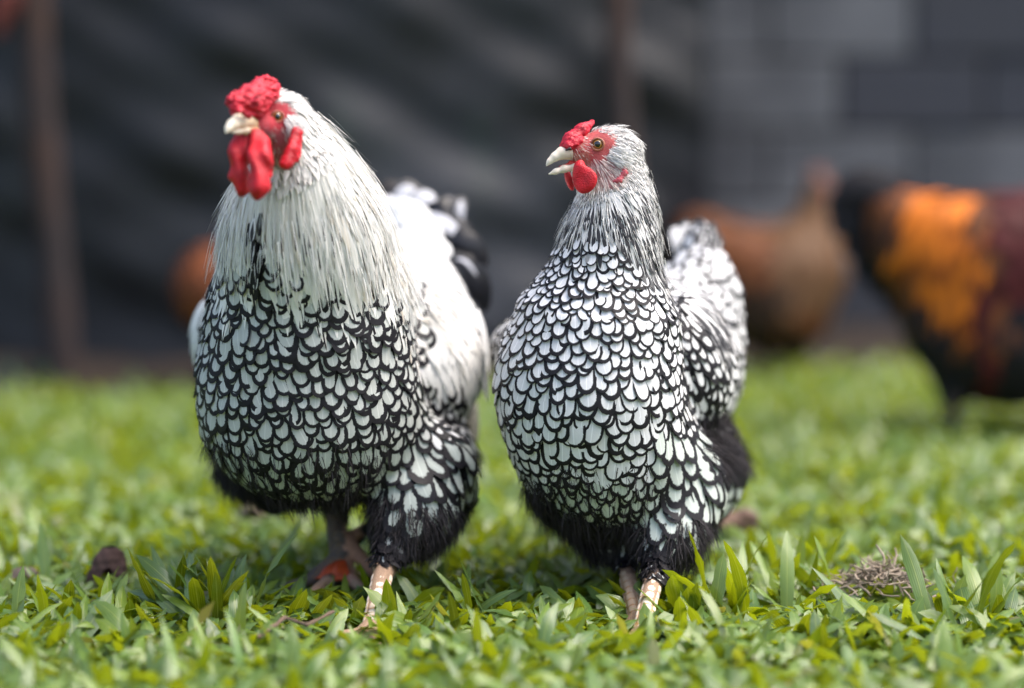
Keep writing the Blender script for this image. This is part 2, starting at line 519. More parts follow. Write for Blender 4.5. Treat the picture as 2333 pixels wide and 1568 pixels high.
def emit(kind_name, V, UV, F, mat, parent, as_parts, rest_name, label=None):
    """the chosen feathers become parts, the others one 'stuff' part"""
    N = len(V)
    rnd = RNG.random(N)
    for i in np.nonzero(as_parts)[0]:
        me = mesh_np(kind_name, V[i], F, mat, UV[i], {'rnd': np.full(len(V[i]), rnd[i])})
        link(kind_name, me, parent)
    m = ~as_parts
    if m.any():
        v = V[m]; k = v.shape[1]
        FF = (F[None] + (np.arange(len(v)) * k)[:, None, None]).reshape(-1, F.shape[1])
        me = mesh_np(rest_name, v.reshape(-1, 3), FF, mat, UV[m].reshape(-1, 2), {'rnd': np.repeat(rnd[m], k)})
        o = link(rest_name, me, parent); o['kind'] = 'stuff'

def fps(V, size, seed=0):
    """even cover of the points: neighbours about size[i] apart"""
    n = len(V); dm = np.full(n, 1e9); picks = []
    cur = seed % n
    for _ in range(6000):
        picks.append(cur)
        d = np.linalg.norm(V - V[cur], axis=1) / size
        dm = np.minimum(dm, d)
        cur = int(dm.argmax())
        if dm[cur] < 0.74: break
    picks = np.array(picks)
    C = V[picks].copy()
    sub = np.arange(len(V)) if len(V) < 30000 else RNG.choice(len(V), 30000, replace=False)
    for _ in range(7):                    # relax towards an even, nearly hexagonal cover
        kd = KDTree(len(C))
        for i, c in enumerate(C): kd.insert(c, i)
        kd.balance()
        own = np.array([kd.find(v)[1] for v in V[sub]])
        cnt = np.bincount(own, minlength=len(C)); ok = cnt > 0
        for a in range(3):
            s = np.bincount(own, weights=V[sub][:, a], minlength=len(C)); C[ok, a] = s[ok] / cnt[ok]
    kd = KDTree(len(V))
    for i, c in enumerate(V): kd.insert(c, i)
    kd.balance()
    return np.array([kd.find(c)[1] for c in C])

def make_dir(guides):
    gp = np.array([at(*g[0]) for g in guides]); gd = np.array([g[1] for g in guides], float)
    gd /= np.linalg.norm(gd, axis=1, keepdims=True)
    def f(P):
        w = 1 / (((P[:, None] - gp[None]) ** 2).sum(-1) + 0.0004) ** 1.6
        d = (w[..., None] * gd[None]).sum(1)
        return d / (np.linalg.norm(d, axis=1, keepdims=True) + 1e-9)
    return f

def strands(P, N, D, n, L, spread, width, mat, name, parent, droop=0.35, seg=4, lift=.45, wild=.24):
    """tufts of fine hair-like down: n strands at each root"""
    K = len(P)
    base = np.repeat(P, n, 0) + RNG.normal(0, spread, (K * n, 3))
    nn = np.repeat(N, n, 0); dd = np.repeat(D, n, 0)
    dd = dd + nn * RNG.uniform(.03, lift, (K * n, 1)) + RNG.normal(0, wild, (K * n, 3))
    dd /= np.linalg.norm(dd, axis=1, keepdims=True)
    l = np.repeat(L, n) * RNG.uniform(.5, 1.15, K * n)
    side = np.cross(dd, nn + RNG.normal(0, .5, nn.shape)); side /= np.linalg.norm(side, axis=1, keepdims=True) + 1e-9
    ts = np.linspace(0, 1, seg + 1)
    c = base[:, None] + dd[:, None] * (l[:, None] * ts)[..., None] + (np.array([0, 0, -1.]) * droop)[None, None] * (l[:, None] * ts ** 2)[..., None] \
        + np.repeat(D, n, 0)[:, None] * (0.3 * l[:, None] * ts ** 2)[..., None]
    w = (1 - ts ** 2) * width + 0.00008
    Vv = np.stack([c - side[:, None] * w[None, :, None], c + side[:, None] * w[None, :, None]], 2)
    k = (seg + 1) * 2
    a = np.arange(seg) * 2
    F1 = np.stack([a, a + 1, a + 3, a + 2], -1)
    FF = (F1[None] + (np.arange(K * n) * k)[:, None, None]).reshape(-1, 4)
    uv = np.broadcast_to(np.stack([np.tile([0.2, .8], seg + 1), np.repeat(ts, 2)], -1), (K * n, k, 2)).reshape(-1, 2)
    me = mesh_np(name, Vv.reshape(-1, 3), FF, mat, uv, {'rnd': np.repeat(RNG.random(K * n), k)})
    o = link(name, me, parent); o['kind'] = 'stuff'
    return o

# ------------------------------------------------------------------ small bird pieces
def horn(name, pts, parent, tipcol, basecol, label=None, h=0.0011, squash=None):
    """beak half from a chain of (world point, radius)"""
    pr = [Cw(pts[i][0], pts[i][1], pts[i + 1][0], pts[i + 1][1], 0.0042) for i in range(len(pts) - 1)]
    V, F, _ = surface(pr, h)
    a = np.array(pts[0][0]); b = np.array(pts[-1][0])
    t = np.clip(((V - a) @ (b - a)) / ((b - a) @ (b - a)), 0, 1)[:, None]
    col = np.array(basecol) * (1 - t ** .6) + np.array(tipcol) * t ** .6
    return link(name, mesh_np(name, V, F, M['horn'], col=col), parent, label)

def flesh_part(name, prims, parent, mat, h=0.0013, extra=None, label=None):
    V, F, _ = surface(prims, h, extra)
    return link(name, mesh_np(name, V, F, mat), parent, label)

def lumps(scale, amp, seed=0):
    r = np.random.default_rng(seed)
    k = r.normal(0, 1, (10, 3)); k /= np.linalg.norm(k, axis=1, keepdims=True); ph = r.uniform(0, 6, 10); fq = r.uniform(.45, 1.5, 10)
    def f(P):
        s = 0
        for i in range(10): s = s + np.sin((P @ k[i].astype(np.float32)) * (scale * fq[i]) + ph[i]) / fq[i] ** .5
        return s * amp / 2.4
    return f

def eye_mat(iris):
    t = NT('bird_eye'); uvn = t.node('ShaderNodeUVMap', uv_map='UVMap'); U, V, _ = t.sep(uvn.outputs[0])
    n = t.noise(t.comb(t.math('MULTIPLY', U, 40), V, 0.0), 1.0, 2)
    ic = t.mix(n, iris, tuple(x * .35 for x in iris))
    c = t.mix(t.smooth(V, 0.17, 0.19), (0.004, 0.004, 0.005), ic)
    c = t.mix(t.smooth(V, 0.37, 0.41), c, (0.03, 0.02, 0.015))
    m = t.fin(c, 0.04, 0.6); t.b.inputs['Coat Weight'].default_value = 1.0
    return m
def eyeball(c, axis, r, mat, parent):
    """ball whose pole points along axis; v grows from the pole so that the pupil is a cap"""
    axis = Vector(axis).normalized(); q = axis.to_track_quat('Z', 'Y')
    V, uv, F = [], [], []
    nr, ns = 14, 28
    for i in range(nr + 1):
        th = PI * i / nr
        for j in range(ns):
            p = Vector((math.sin(th) * math.cos(2 * PI * j / ns), math.sin(th) * math.sin(2 * PI * j / ns), math.cos(th)))
            V.append((q @ p) * r + Vector(c)); uv.append((j / ns, i / nr))
    for i in range(nr):
        for j in range(ns):
            F.append([i * ns + j, (i + 1) * ns + j, (i + 1) * ns + (j + 1) % ns, i * ns + (j + 1) % ns])
    return link('eye', mesh_np('eye', np.array([v[:] for v in V]), np.array(F), mat, np.array(uv)), parent)
def ring(name, c, axis, R, r, mat, parent, sy=0.8, yax=None):
    """fleshy rim round the eye"""
    axis = Vector(axis).normalized(); q = axis.to_track_quat('Z', 'Y')
    V, F = [], []
    n, m = 32, 8
    for i in range(n):
        a = 2 * PI * i / n
        rr = r * (1 + .15 * math.sin(3 * a + 1))
        for j in range(m):
            b = 2 * PI * j / m
            p = Vector(((R + rr * math.cos(b)) * math.cos(a), sy * (R + rr * math.cos(b)) * math.sin(a), rr * math.sin(b)))
            V.append(((q @ p) + Vector(c))[:])
    for i in range(n):
        for j in range(m):
            F.append([i * m + j, ((i + 1) % n) * m + j, ((i + 1) % n) * m + (j + 1) % m, i * m + (j + 1) % m])
    return link(name, mesh_np(name, np.array(V), np.array(F), mat), parent)

def leg_scales(a, b, ra, rb, parent, mat, front, n=9, f=None):
    """overlapping plates down the front of the shank, smaller ones beside them"""
    a = np.array(a); b = np.array(b); ax = (b - a) / np.linalg.norm(b - a); Lh = np.linalg.norm(b - a)
    fr = np.array(front, float); fr -= ax * (fr @ ax); fr /= np.linalg.norm(fr); sd = np.cross(ax, fr)
    for row in range(n):
        for k, (c0, half) in enumerate(((-15, 40), (50, 22), (-78, 21))):
            tt = (row + (0.5 if k else 0)) / n; dt = 1.06 / n
            if tt + dt > 1.05: continue
            V, uv = [], []
            nu, nv = 6, 4
            for j in range(nv + 1):
                for i in range(nu + 1):
                    u = i / nu * 2 - 1; v = j / nv
                    th = math.radians(c0 + half * u * (1 - .22 * abs(2 * v - 1) ** 2.5))
                    t = tt + dt * v
                    bulge = 0.0009 * (1 - u * u) * (0.35 + .65 * math.sin(PI * min(1, v * 1.15) * .85))
                    r = (ra + (rb - ra) * t) + 0.00025 + bulge
                    p = a + ax * (Lh * t) + (fr * math.cos(th) + sd * math.sin(th)) * r
                    V.append(p); uv.append((i / nu, v))
            F = [[j * (nu + 1) + i, j * (nu + 1) + i + 1, (j + 1) * (nu + 1) + i + 1, (j + 1) * (nu + 1) + i] for j in range(nv) for i in range(nu)]
            me = mesh_np('scale', np.array(V), np.array(F), mat, np.array(uv))
            link('scale', me, parent)

def foot_prims(c, heading, s=1.0, spread=(-38, 0, 36)):
    """toes on the ground: three forward, one back"""
    c = np.array(c); pr = []
    tips = []
    for ang, ln in zip((*spread, 175), (.050, .062, .050, .026)):
        a = heading + math.radians(ang); d = np.array([math.cos(a), math.sin(a), 0])
        p1 = c + np.array([0, 0, .010]) * s
        p2 = c + d * ln * .45 * s + np.array([0, 0, .0095]) * s
        p3 = c + d * ln * s + np.array([0, 0, .005]) * s
        pr += [Cw(p1, .0068 * s, p2, .0056 * s, .008), Cw(p2, .0056 * s, p3, .0038 * s, .003)]
        tips.append((p3, d))
    return pr, tips

def claws(tips, parent, s=1.0):
    for p, d in tips:
        q = p + d * .011 * s + np.array([0, 0, -.0045 * s])
        V, F, _ = surface([Cw(p, .003 * s, q, .0008 * s)], .0008)
        link('claw', mesh_np('claw', V, F, M['claw']), parent)

# ------------------------------------------------------------------ the bird builder
def build_bird(name, root_loc, prims, label, cat, zones, guides, skincol, head=None, head_r=0.05, h=0.0027,
               part_cap=290, seed=1, group=None, occl=None):
    root = empty(name, root_loc, label, cat, group)
    V, F, f = surface(prims, h)
    if head is not None:
        m = np.linalg.norm(V - head, axis=1) < head_r
        V2, Fs = subdivide_where(V, F, m)
        near = np.linalg.norm(V2 - head, axis=1) < head_r * 1.3
        V2[near] = project(V2[near], f, 1)
    else: V2, Fs = V, F
    col = skincol(V2)
    # the skin lies a few millimetres under the plumage
    X2, Y2, D2 = px_of(V2); z2 = zones(X2, Y2, D2, V2)
    n2 = normals(V2, f); deep = {'leg': 0, 'bare': 0, 'cheek': 0, 'face': 0, 'crown': .0006, 'throat': .0006}
    V2 = V2 - n2 * np.array([deep.get(k, .0030) for k in z2])[:, None]
    link('body', mesh_np('body', V2, Fs, M['skin'], col=col), root)
    dirf = make_dir(guides)
    X, Y, D = px_of(V)
    zs = zones(X, Y, D, V)
    Nn = normals(V, f)
    info = {'root': root, 'f': f, 'dir': dirf, 'V': V, 'N': Nn, 'zone': zs}
    return info

def plume(info, zone, part, rest, mat, size, Lf, Wf, prof='round', lift=0.0022, cup=6.0, yawj=0.10, jag=0.0, cap=290, parts=True, sizevar=0.12, mask=None, lift0=-0.0014, rows=1.0):
    V = info['V']; z = info['zone'] == zone
    if mask is not None: z = z & mask(V)
    if not z.any(): return
    Vz = V[z]; Nz = info['N'][z]
    X, Y, D = px_of(Vz)
    sz = size(X, Y) if callable(size) else np.full(len(Vz), size)
    sz = sz * D / FPX
    pk = fps(Vz * np.array([1, 1, rows]), sz, 17)          # rows > 1: rows lie closer together than columns
    P = Vz[pk] + RNG.normal(0, .06, (len(pk), 3)) * sz[pk][:, None]
    P = project(P, info['f'], 1)
    s = sz[pk] * RNG.normal(1, sizevar, len(pk)).clip(.7, 1.35)
    L = s * Lf; W = s * Wf
    ts, _ = PROF[prof]
    path, nn = trace(P, info['dir'], info['f'], L, ts, RNG.normal(0, yawj, len(pk)))
    # the marking sits near the tip: slide roots back so the tip lands round the sample point
    B, UV, Fq = feather_block(path, nn, W, prof, lift * RNG.uniform(.6, 1.5, len(pk)), cup, jag, lift0, RNG.normal(0, .12, len(pk)))
    mid = path[:, len(ts) * 2 // 3]; nm = nn[:, len(ts) * 2 // 3]
    vd = CAMP - mid; vd /= np.linalg.norm(vd, axis=1, keepdims=True)
    score = (nm * vd).sum(1) * s
    vis = (nm * vd).sum(1) > -0.05
    if 'occl' in info: vis &= ~info['occl'](mid)
    pick = np.zeros(len(pk), bool)
    if parts:
        order = np.argsort(-np.where(vis, score, -9))[:cap]
        pick[order] = vis[order]
    emit(part, B, UV, Fq, mat, info['root'], pick, rest)
    print(zone, part, len(pk), int(pick.sum()))

def long_feather(root, name, pts, W, mat, up, prof='strap', cup=3.0, label=None, parent=None, lift=0):
    """one explicit feather along a list of world points"""
    ts, _ = PROF[prof]
    pts = np.array(pts, float)
    s = np.linspace(0, 1, len(pts))
    # Catmull-like smooth interpolation through the points
    dense = np.linspace(0, 1, 40)
    cf = [np.polyfit(s, pts[:, k], min(len(pts) - 1, 3)) for k in range(3)]
    path = np.stack([np.polyval(c, ts) for c in cf], -1)[None]
    nn = np.broadcast_to(np.array(up, float) / np.linalg.norm(up), path.shape)
    B, UV, Fq = feather_block(path, nn, np.array([W]), prof, np.array([lift]), cup, 0.0, 0.0)
    me = mesh_np(name, B[0], Fq, mat, UV[0], {'rnd': np.full(len(B[0]), random.random())})
    return link(name, me, root, label)

def mixcol(col, m, c): col[m] = c

def ray_hit(f, px, py, D0=1.9, D1=3.2, occ=0.0):
    """world point where the sight line of (px, py) first meets a surface"""
    d = at(px, py, 1.0) - CAMP; d /= np.linalg.norm(d)
    t = D0
    for _ in range(120):
        p = CAMP + d * t
        v = float(f(p[None])[0])
        if v < 0.0002: return p
        t += max(v * .8, .0003)
        if t > D1: break
    return CAMP + d * D0
def surf(f, px, py):
    p = ray_hit(f, px, py); n = normals(p[None], f)[0]
    return p, n

def inpoly(X, Y, poly):
    c = np.zeros(X.shape, bool); n = len(poly)
    for i in range(n):
        x1, y1 = poly[i]; x2, y2 = poly[(i + 1) % n]
        if y1 == y2: continue
        c ^= ((y1 > Y) != (y2 > Y)) & (X < (x2 - x1) * (Y - y1) / (y2 - y1) + x1)
    return c

# ================================================================== THE SETTING
def ground_and_yard():
    g = NT('soil_under_grass'); o = g.obj(); n = g.noise(o, 9, 4, .6); n2 = g.noise(o, 120, 4, .7)
    c = g.mix(n, (0.014, 0.020, 0.006), (0.030, 0.022, 0.013)); c = g.mix(n2, c, (0.02, 0.018, 0.012))
    g.bump(n2, .8, .004); g.fin(c, .85, .2)
    nx = 120
    xs = np.linspace(-1, 1, nx); xs = np.sign(xs) * (np.abs(xs) * 6 + np.abs(xs) ** 6 * 120)
    ys = xs + 2.5
    X, Y = np.meshgrid(xs, ys, indexing='ij')
    Z = 0.004 * np.sin(X * 5.1 + 1) * np.cos(Y * 4.3) - .006
    V = np.stack([X, Y, Z], -1).reshape(-1, 3)
    i, j = np.meshgrid(np.arange(nx - 1), np.arange(nx - 1), indexing='ij'); a = (i * nx + j).ravel()
    F = np.stack([a, a + nx, a + nx + 1, a + 1], -1)
    gr = link('ground', mesh_np('ground', V, F, g.m)); gr['kind'] = 'structure'

    # dirt strip along the foot of the net and the wall
    t = NT('bare_earth'); o = t.obj(); n = t.noise(o, 14, 5, .65)
    t.fin(t.mix(n, (0.016, 0.012, 0.010), (0.050, 0.038, 0.031)), .9, .15); t.bump(n, .8, .02)
    nx, ny = 160, 10
    X, Y = np.meshgrid(np.linspace(-5, 5, nx), np.linspace(0, 1, ny), indexing='ij')
    front = 3.93 + np.clip((X + .1) / .5, 0, 1) * .46 + .04 * np.sin(X * 6) + .02 * np.sin(X * 17)
    YY = front + Y * (6.2 - front)
    Z = .012 + .035 * np.sin(np.clip(Y * 3, 0, 1) * PI / 2) + .006 * np.sin(X * 31) * np.sin(Y * 9)
    V = np.stack([X, YY, Z], -1).reshape(-1, 3); Z0 = V.copy(); Z0[:, 2] = -.02
    i, j = np.meshgrid(np.arange(nx - 1), np.arange(ny - 1), indexing='ij'); a = (i * ny + j).ravel()
    e = link('earth_strip', mesh_np('earth_strip', V, np.stack([a, a + ny, a + ny + 1, a + 1], -1), t.m)); e['kind'] = 'structure'

    # black shade net hung in front of the yard, with slack diagonal folds
    t = NT('black_shade_net'); o = t.obj()
    st = t.noise(o, 2.2, 4, .6); ox = t.sep(o)[0]; patch_ = t.math('MULTIPLY', t.smooth(ox, -.42, -.12), t.math('SUBTRACT', 1.0, t.smooth(ox, .16, .30))); fold_sheen = t.math('MULTIPLY', t.smooth(st, .38, .72), t.math('ADD', t.math('MULTIPLY', patch_, .8), .2))
    c = t.mix(fold_sheen, (0.0060, 0.0065, 0.0085), (0.038, 0.041, 0.051))  # paler patch over the middle paints the folds' sheen into the net colour
    mp = t.node('ShaderNodeMapping'); t.l.new(o, mp.inputs[0]); mp.inputs['Location'].default_value = (.31, 0, .2); mp.inputs['Scale'].default_value = (3.6, 1, 1.3)
    al = t.smooth(t.noise(mp.outputs[0], 1.5, 2, .5), .60, .74)
    c = t.mix(t.math('MULTIPLY', al, .5), c, (0.045, 0.075, 0.055))
    w = t.node('ShaderNodeTexWave'); t.l.new(o, w.inputs[0]); w.inputs['Scale'].default_value = 160; w.bands_direction = 'Z'
    t.bump(w.outputs['Fac'], .3, .001); t.fin(c, .46, .5)
    nx, nz = 300, 150
    X, Zz = np.meshgrid(np.linspace(-3.2, 0.36, nx), np.linspace(.012, 1.85, nz), indexing='ij')
    def folds(X, Z):
        r = np.zeros_like(X)
        rg = np.random.default_rng(5)
        for a, amp, fr in ((-24, .026, 11), (-18, .022, 21), (-42, .014, 30), (-8, .022, 26), (14, .016, 33), (60, .010, 25), (-30, .010, 55)):
            a = math.radians(a + 90)
            u = X * math.cos(a) + Z * math.sin(a)
            r += .26 * amp * np.sin(u * fr + rg.uniform(0, 6) + .8 * np.sin(X * 2.1 + Z * 1.7 + rg.uniform(0, 6)))
        return r
    Yf = 4.42 + folds(X, Zz) * (0.35 + .65 * np.clip((Zz) / .3, 0, 1)) + .05 * np.sin(X * 3.3)
    front = np.stack([X, Yf, Zz], -1).reshape(-1, 3); back = front + np.array([0, .004, 0])
    i, j = np.meshgrid(np.arange(nx - 1), np.arange(nz - 1), indexing='ij'); a = (i * nz + j).ravel()
    F1 = np.stack([a, a + nz, a + nz + 1, a + 1], -1); n0 = len(front)
    rim = [np.arange(nz) , np.arange(nz) + (nx - 1) * nz, np.arange(nx) * nz, np.arange(nx) * nz + nz - 1]
    FR = np.concatenate([np.stack([r[:-1], r[1:], r[1:] + n0, r[:-1] + n0], -1) for r in rim])
    net = link('shade_net', mesh_np('shade_net', np.concatenate([front, back]), np.concatenate([F1, F1[:, ::-1] + n0, FR]), t.m))
    tag(net, 'slack black shade netting hanging in diagonal folds behind the lawn', 'netting')

    # wooden posts in front of the net
    wd = NT('weathered_wood'); o = wd.obj(); mp = wd.node('ShaderNodeMapping'); wd.l.new(o, mp.inputs[0]); mp.inputs['Scale'].default_value = (1, 1, .06)
    n = wd.noise(mp.outputs[0], 90, 4, .6); n2 = wd.noise(o, 5, 2)
    c = wd.mix(n, (0.046, 0.038, 0.040), (0.022, 0.017, 0.017)); c = wd.mix(wd.math('MULTIPLY', wd.smooth(n2, .4, .7), .6), c, (0.075, 0.040, 0.028))
    wd.bump(n, .6, .003); wd.fin(c, .8, .2); M['wood'] = wd.m
    def post(px0, py0, px1, py1, D, r, label, top=1.7):
        b = at(px1, py1, D); t_ = at(px0, py0, D); b[1] = t_[1] = 4.20
        d = (t_ - b); b = b - d * (b[2] + .05) / d[2]; t_ = b + d * (top + .05) / d[2]
        V, F = [], []; n, m = 14, 30
        for i in range(m + 1):
            c = b + (t_ - b) * i / m + np.array([.006 * math.sin(i * .5), .005 * math.sin(i * .37), 0])
            rr = r * (1 + .06 * math.sin(i * .9) + .05 * math.sin(i * .33)) * (1.08 - .16 * i / m)
            for j in range(n):
                a = 2 * PI * j / n; q = rr * (1 + .06 * math.sin(3 * a + i * .1))
                V.append(c + np.array([math.cos(a) * q, math.sin(a) * q, 0]))
        for i in range(m):
            for j in range(n): F.append([i * n + j, i * n + (j + 1) % n, (i + 1) * n + (j + 1) % n, (i + 1) * n + j])
        V.append(t_); k = len(V) - 1
        T = np.array([[m * n + j, m * n + (j + 1) % n, k] for j in range(n)])
        loc = Vector(b); o = bpy.data.objects.new('wooden_post', mesh_np('wooden_post', np.array(V) - b, [np.array(F), T], wd.m))
        COL.objects.link(o); o.location = loc
        tag(o, label, 'post', 'posts holding up the black netting')
    post(112, 0, 148, 880, 4.28, .027, 'brown leaning wooden post at the far left edge in front of the netting')
    post(1398, 0, 1440, 700, 4.28, .024, 'dull purple brown post rising behind the head of the smaller speckled hen')

    # block wall: every block a part, mortar recessed between them
    wall = empty('block_wall', (1.5, 5.0, 0), 'grey concrete block wall with some near-black blocks behind the orange birds', 'wall')
    mt = plain('mortar', (0.09, 0.092, 0.098), .9, .6, 120)
    def box(c, s, mat, name, par, bev=.006, tint=None):
        bm = bmesh.new(); bmesh.ops.create_cube(bm, size=1)
        for v in bm.verts: v.co = Vector((v.co.x * s[0], v.co.y * s[1], v.co.z * s[2]))
        bmesh.ops.bevel(bm, geom=bm.edges[:], offset=bev, segments=2, affect='EDGES', profile=.6)
        me = bpy.data.meshes.new(name); bm.to_mesh(me); bm.free(); me.materials.append(mat)
        o = bpy.data.objects.new(name, me); COL.objects.link(o); o.parent = par
        o.location = Vector(c) - par.location
        return o
    box((1.6, 5.14, .8), (4.4, .10, 1.64), mt, 'mortar', wall)
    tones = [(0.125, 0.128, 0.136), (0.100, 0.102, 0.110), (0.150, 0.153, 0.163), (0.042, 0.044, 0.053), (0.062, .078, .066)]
    bms = []
    for k, c in enumerate(tones):
        t = NT('concrete_block'); o = t.node('ShaderNodeNewGeometry').outputs['Position']; n = t.smooth(t.noise(o, 3.2, 4, .6), .35, .7); n2 = t.noise(o, 90, 3)
        cc = t.mix(t.math('MULTIPLY', n, .8), tuple(x * 1.45 for x in c), (.060, .062, .070)); t.bump(n2, .6, .003); t.fin(cc, .85, .2); bms.append(t.m)
    bw, bh = .300, .150
    proto = []
    for k in range(5):
        o = box((0, 5.075, 0), (bw - .008, .09, bh - .008), bms[k], 'concrete_block', wall); proto.append(o)
    rg = random.Random(4)
    first = [True] * 5
    for r in range(11):
        for c in range(15):
            x = -.52 + c * bw + (bw / 2 if r % 2 else 0); z = .0 + r * bh + bh / 2
            px, py, _ = px_of(np.array([x, 5.03, z]))
            k = rg.choice([0, 0, 1, 1, 2])
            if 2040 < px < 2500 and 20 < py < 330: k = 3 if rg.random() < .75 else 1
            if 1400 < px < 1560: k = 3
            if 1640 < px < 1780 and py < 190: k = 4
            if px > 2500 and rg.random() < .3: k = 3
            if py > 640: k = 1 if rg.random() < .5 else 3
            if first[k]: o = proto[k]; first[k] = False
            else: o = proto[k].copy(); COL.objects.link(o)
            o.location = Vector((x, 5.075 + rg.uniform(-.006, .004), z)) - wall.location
    for k in range(5):
        if first[k]: bpy.data.objects.remove(proto[k])

    # low dark weeds at the foot of the net, far left
    wm = plain('weed_leaf', (0.012, 0.055, 0.035), .5, 0, 50, .4, .2)
    wr = empty('weed', (at(55, 850, 4.15)[0], 4.17, 0), 'dark bluish green weed at the foot of the netting, far left', 'plant')
    base = np.array(wr.location)
    for k in range(26):
        a = RNG.uniform(0, 2 * PI); L = RNG.uniform(.05, .095); el = RNG.uniform(.4, 1.3)
        d = np.array([math.cos(a) * math.cos(el), math.sin(a) * math.cos(el) * .5, math.sin(el)])
        s = np.array([-math.sin(a), math.cos(a), 0]) * L * .2; p0 = base + RNG.normal(0, .018, 3) * [1.5, .5, 0]
        V = np.array([p0, p0 + d * L * .5 + s, p0 + d * L * .5 - s, p0 + d * L + [0, 0, -.01], p0 + d * L * .5 + [0, 0, -.004]])
        link('leaf', mesh_np('leaf', V, [np.array([[0, 1, 4], [0, 4, 2], [1, 3, 4], [4, 3, 2]])], wm), wr)
    # faded red rag tied to the net at the upper left
    rm = plain('faded_red_cloth', (0.30, 0.075, 0.055), .8, .3, 60)
    c = at(12, 8, 4.2)
    V, F, _ = surface([Ew(c, (.022, .012, .030)), Ew(c + [-.012, 0, -.03], (.012, .008, .026), k=.015), Ew(c + [.014, 0, .03], (.012, .008, .02), k=.015)], .004, lumps(150, .0018, 3))
    rg_ = link('rag', mesh_np('rag', V, F, rm)); tag(rg_, 'faded red rag knotted on the black netting, top left', 'rag')
ground_and_yard()

# ------------------------------------------------------------------ grass
def grass_material():
    t = NT('broad_leaf_grass')
    uvn = t.node('ShaderNodeUVMap', uv_map='UVMap'); U, V, _ = t.sep(uvn.outputs[0]); r = t.attr('rnd').outputs['Fac']
    geo = t.node('ShaderNodeNewGeometry')
    c = t.ramp(r, [(0.0, (0.016, 0.048, 0.004)), (.32, (0.070, 0.145, 0.003)), (.64, (0.270, 0.360, 0.004)), (.90, (0.100, 0.235, 0.036)), (.955, (0.26, 0.27, 0.05)), (.985, (0.30, 0.20, 0.10)), (1.0, (0.22, 0.12, 0.10))])
    n = t.noise(t.comb(t.math('MULTIPLY', U, 5.0), t.math('MULTIPLY', V, 1.2), t.math('MULTIPLY', r, 91.0)), 1.0, 3)
    c = t.mix(t.math('MULTIPLY', n, .4), c, (0.03, 0.07, 0.008))
    w = t.math('SINE', t.math('MULTIPLY', U, 44.0)); w = t.math('ADD', t.math('MULTIPLY', w, .5), .5)
    c = t.mix(t.math('MULTIPLY', t.math('POWER', w, 4.0), .28), c, (0.34, 0.40, 0.05))
    c = t.mix(t.math('MULTIPLY', geo.outputs['Backfacing'], .38), c, (0.13, 0.24, 0.11))  # paler leaf undersides; the mint tint also paints in sky highlights
    mid = t.math('SUBTRACT', 1.0, t.smooth(t.math('ABSOLUTE', t.math('SUBTRACT', U, .5)), .02, .07))
    c = t.mix(t.math('MULTIPLY', mid, .35), c, (0.36, 0.42, 0.08))
    t.bump(w, .35, .0005)
    t.fin(c, .21, .75)
    tr = t.node('ShaderNodeBsdfTranslucent'); t.put(tr.inputs[0], t.mix(.5, c, (0.60, 0.66, 0.004)))
    ms = t.node('ShaderNodeMixShader'); ms.inputs[0].default_value = .36
    t.l.new(t.b.outputs[0], ms.inputs[1]); t.l.new(tr.outputs[0], ms.inputs[2]); t.l.new(ms.outputs[0], t.out.inputs[0])
    return t.m
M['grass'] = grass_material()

def blades(P, yaw, lean, L, W, bend, rnd, seg=4, fold=.25, prof=1.0, tw=None):
    """broad pointed grass leaves; lean 0 = upright, bend curls the tip over"""
    N = len(P); ts = np.linspace(0, 1, seg + 1)
    ang = lean[:, None] + bend[:, None] * ts[None] ** 1.3                 # from the vertical
    dl = (L / seg)[:, None]
    hx = np.concatenate([np.zeros((N, 1)), np.cumsum(np.sin(ang[:, :-1]) * dl, 1)], 1)
    hz = np.concatenate([np.zeros((N, 1)), np.cumsum(np.cos(ang[:, :-1]) * dl, 1)], 1)
    dx, dy = np.cos(yaw), np.sin(yaw)
    tw = np.zeros(N) if tw is None else tw
    C = np.stack([P[:, 0, None] + dx[:, None] * hx, P[:, 1, None] + dy[:, None] * hx, P[:, 2, None] + hz], -1)
    w = (.55 + .45 * np.sin(np.clip(ts / .45, 0, 1) * PI / 2)) * np.clip(1 - np.clip((ts - .5) / .5, 0, 1) ** 2.6, 0, 1)
    w = w[None] * W[:, None] / 2
    sx = np.stack([-dy, dx, np.zeros(N)], -1)
    # normal of the leaf surface, used for twist and the V fold
    T = np.stack([np.sin(ang) * dx[:, None], np.sin(ang) * dy[:, None], np.cos(ang)], -1)
    S = np.broadcast_to(sx[:, None], T.shape); Nn = np.cross(S, T)
    a = tw[:, None] * ts[None]
    S2 = S * np.cos(a)[..., None] + Nn * np.sin(a)[..., None]
    rip = RNG.normal(0, .20, (N, seg + 1))
    Lf = C - S2 * w[..., None] + Nn * (w * (fold + rip))[..., None]; Rt_ = C + S2 * w[..., None] + Nn * (w * (fold - rip))[..., None]
    V = np.stack([Lf, C, Rt_], 2)
    k = (seg + 1) * 3
    i = np.arange(seg)[:, None] * 3; j = np.arange(2)[None]
    b = (i + j).ravel(); F1 = np.stack([b, b + 1, b + 4, b + 3], -1)
    FF = (F1[None] + (np.arange(N) * k)[:, None, None]).reshape(-1, 4)
    uv = np.broadcast_to(np.stack([np.tile([0., .5, 1.], seg + 1), np.repeat(ts, 3)], -1)[None], (N, k, 2)).reshape(-1, 2)
    return V.reshape(-1, 3), FF, uv, np.repeat(rnd, k)

def patchy(x, y, s=1.0, seed=0):
    r = np.random.default_rng(seed); v = 0
    for i in range(6):
        a = r.uniform(0, 6.3); fr = s * (1.5 ** i); v = v + np.sin((x * math.cos(a) + y * math.sin(a)) * fr + r.uniform(0, 6)) / 1.35 ** i
    return v / 3

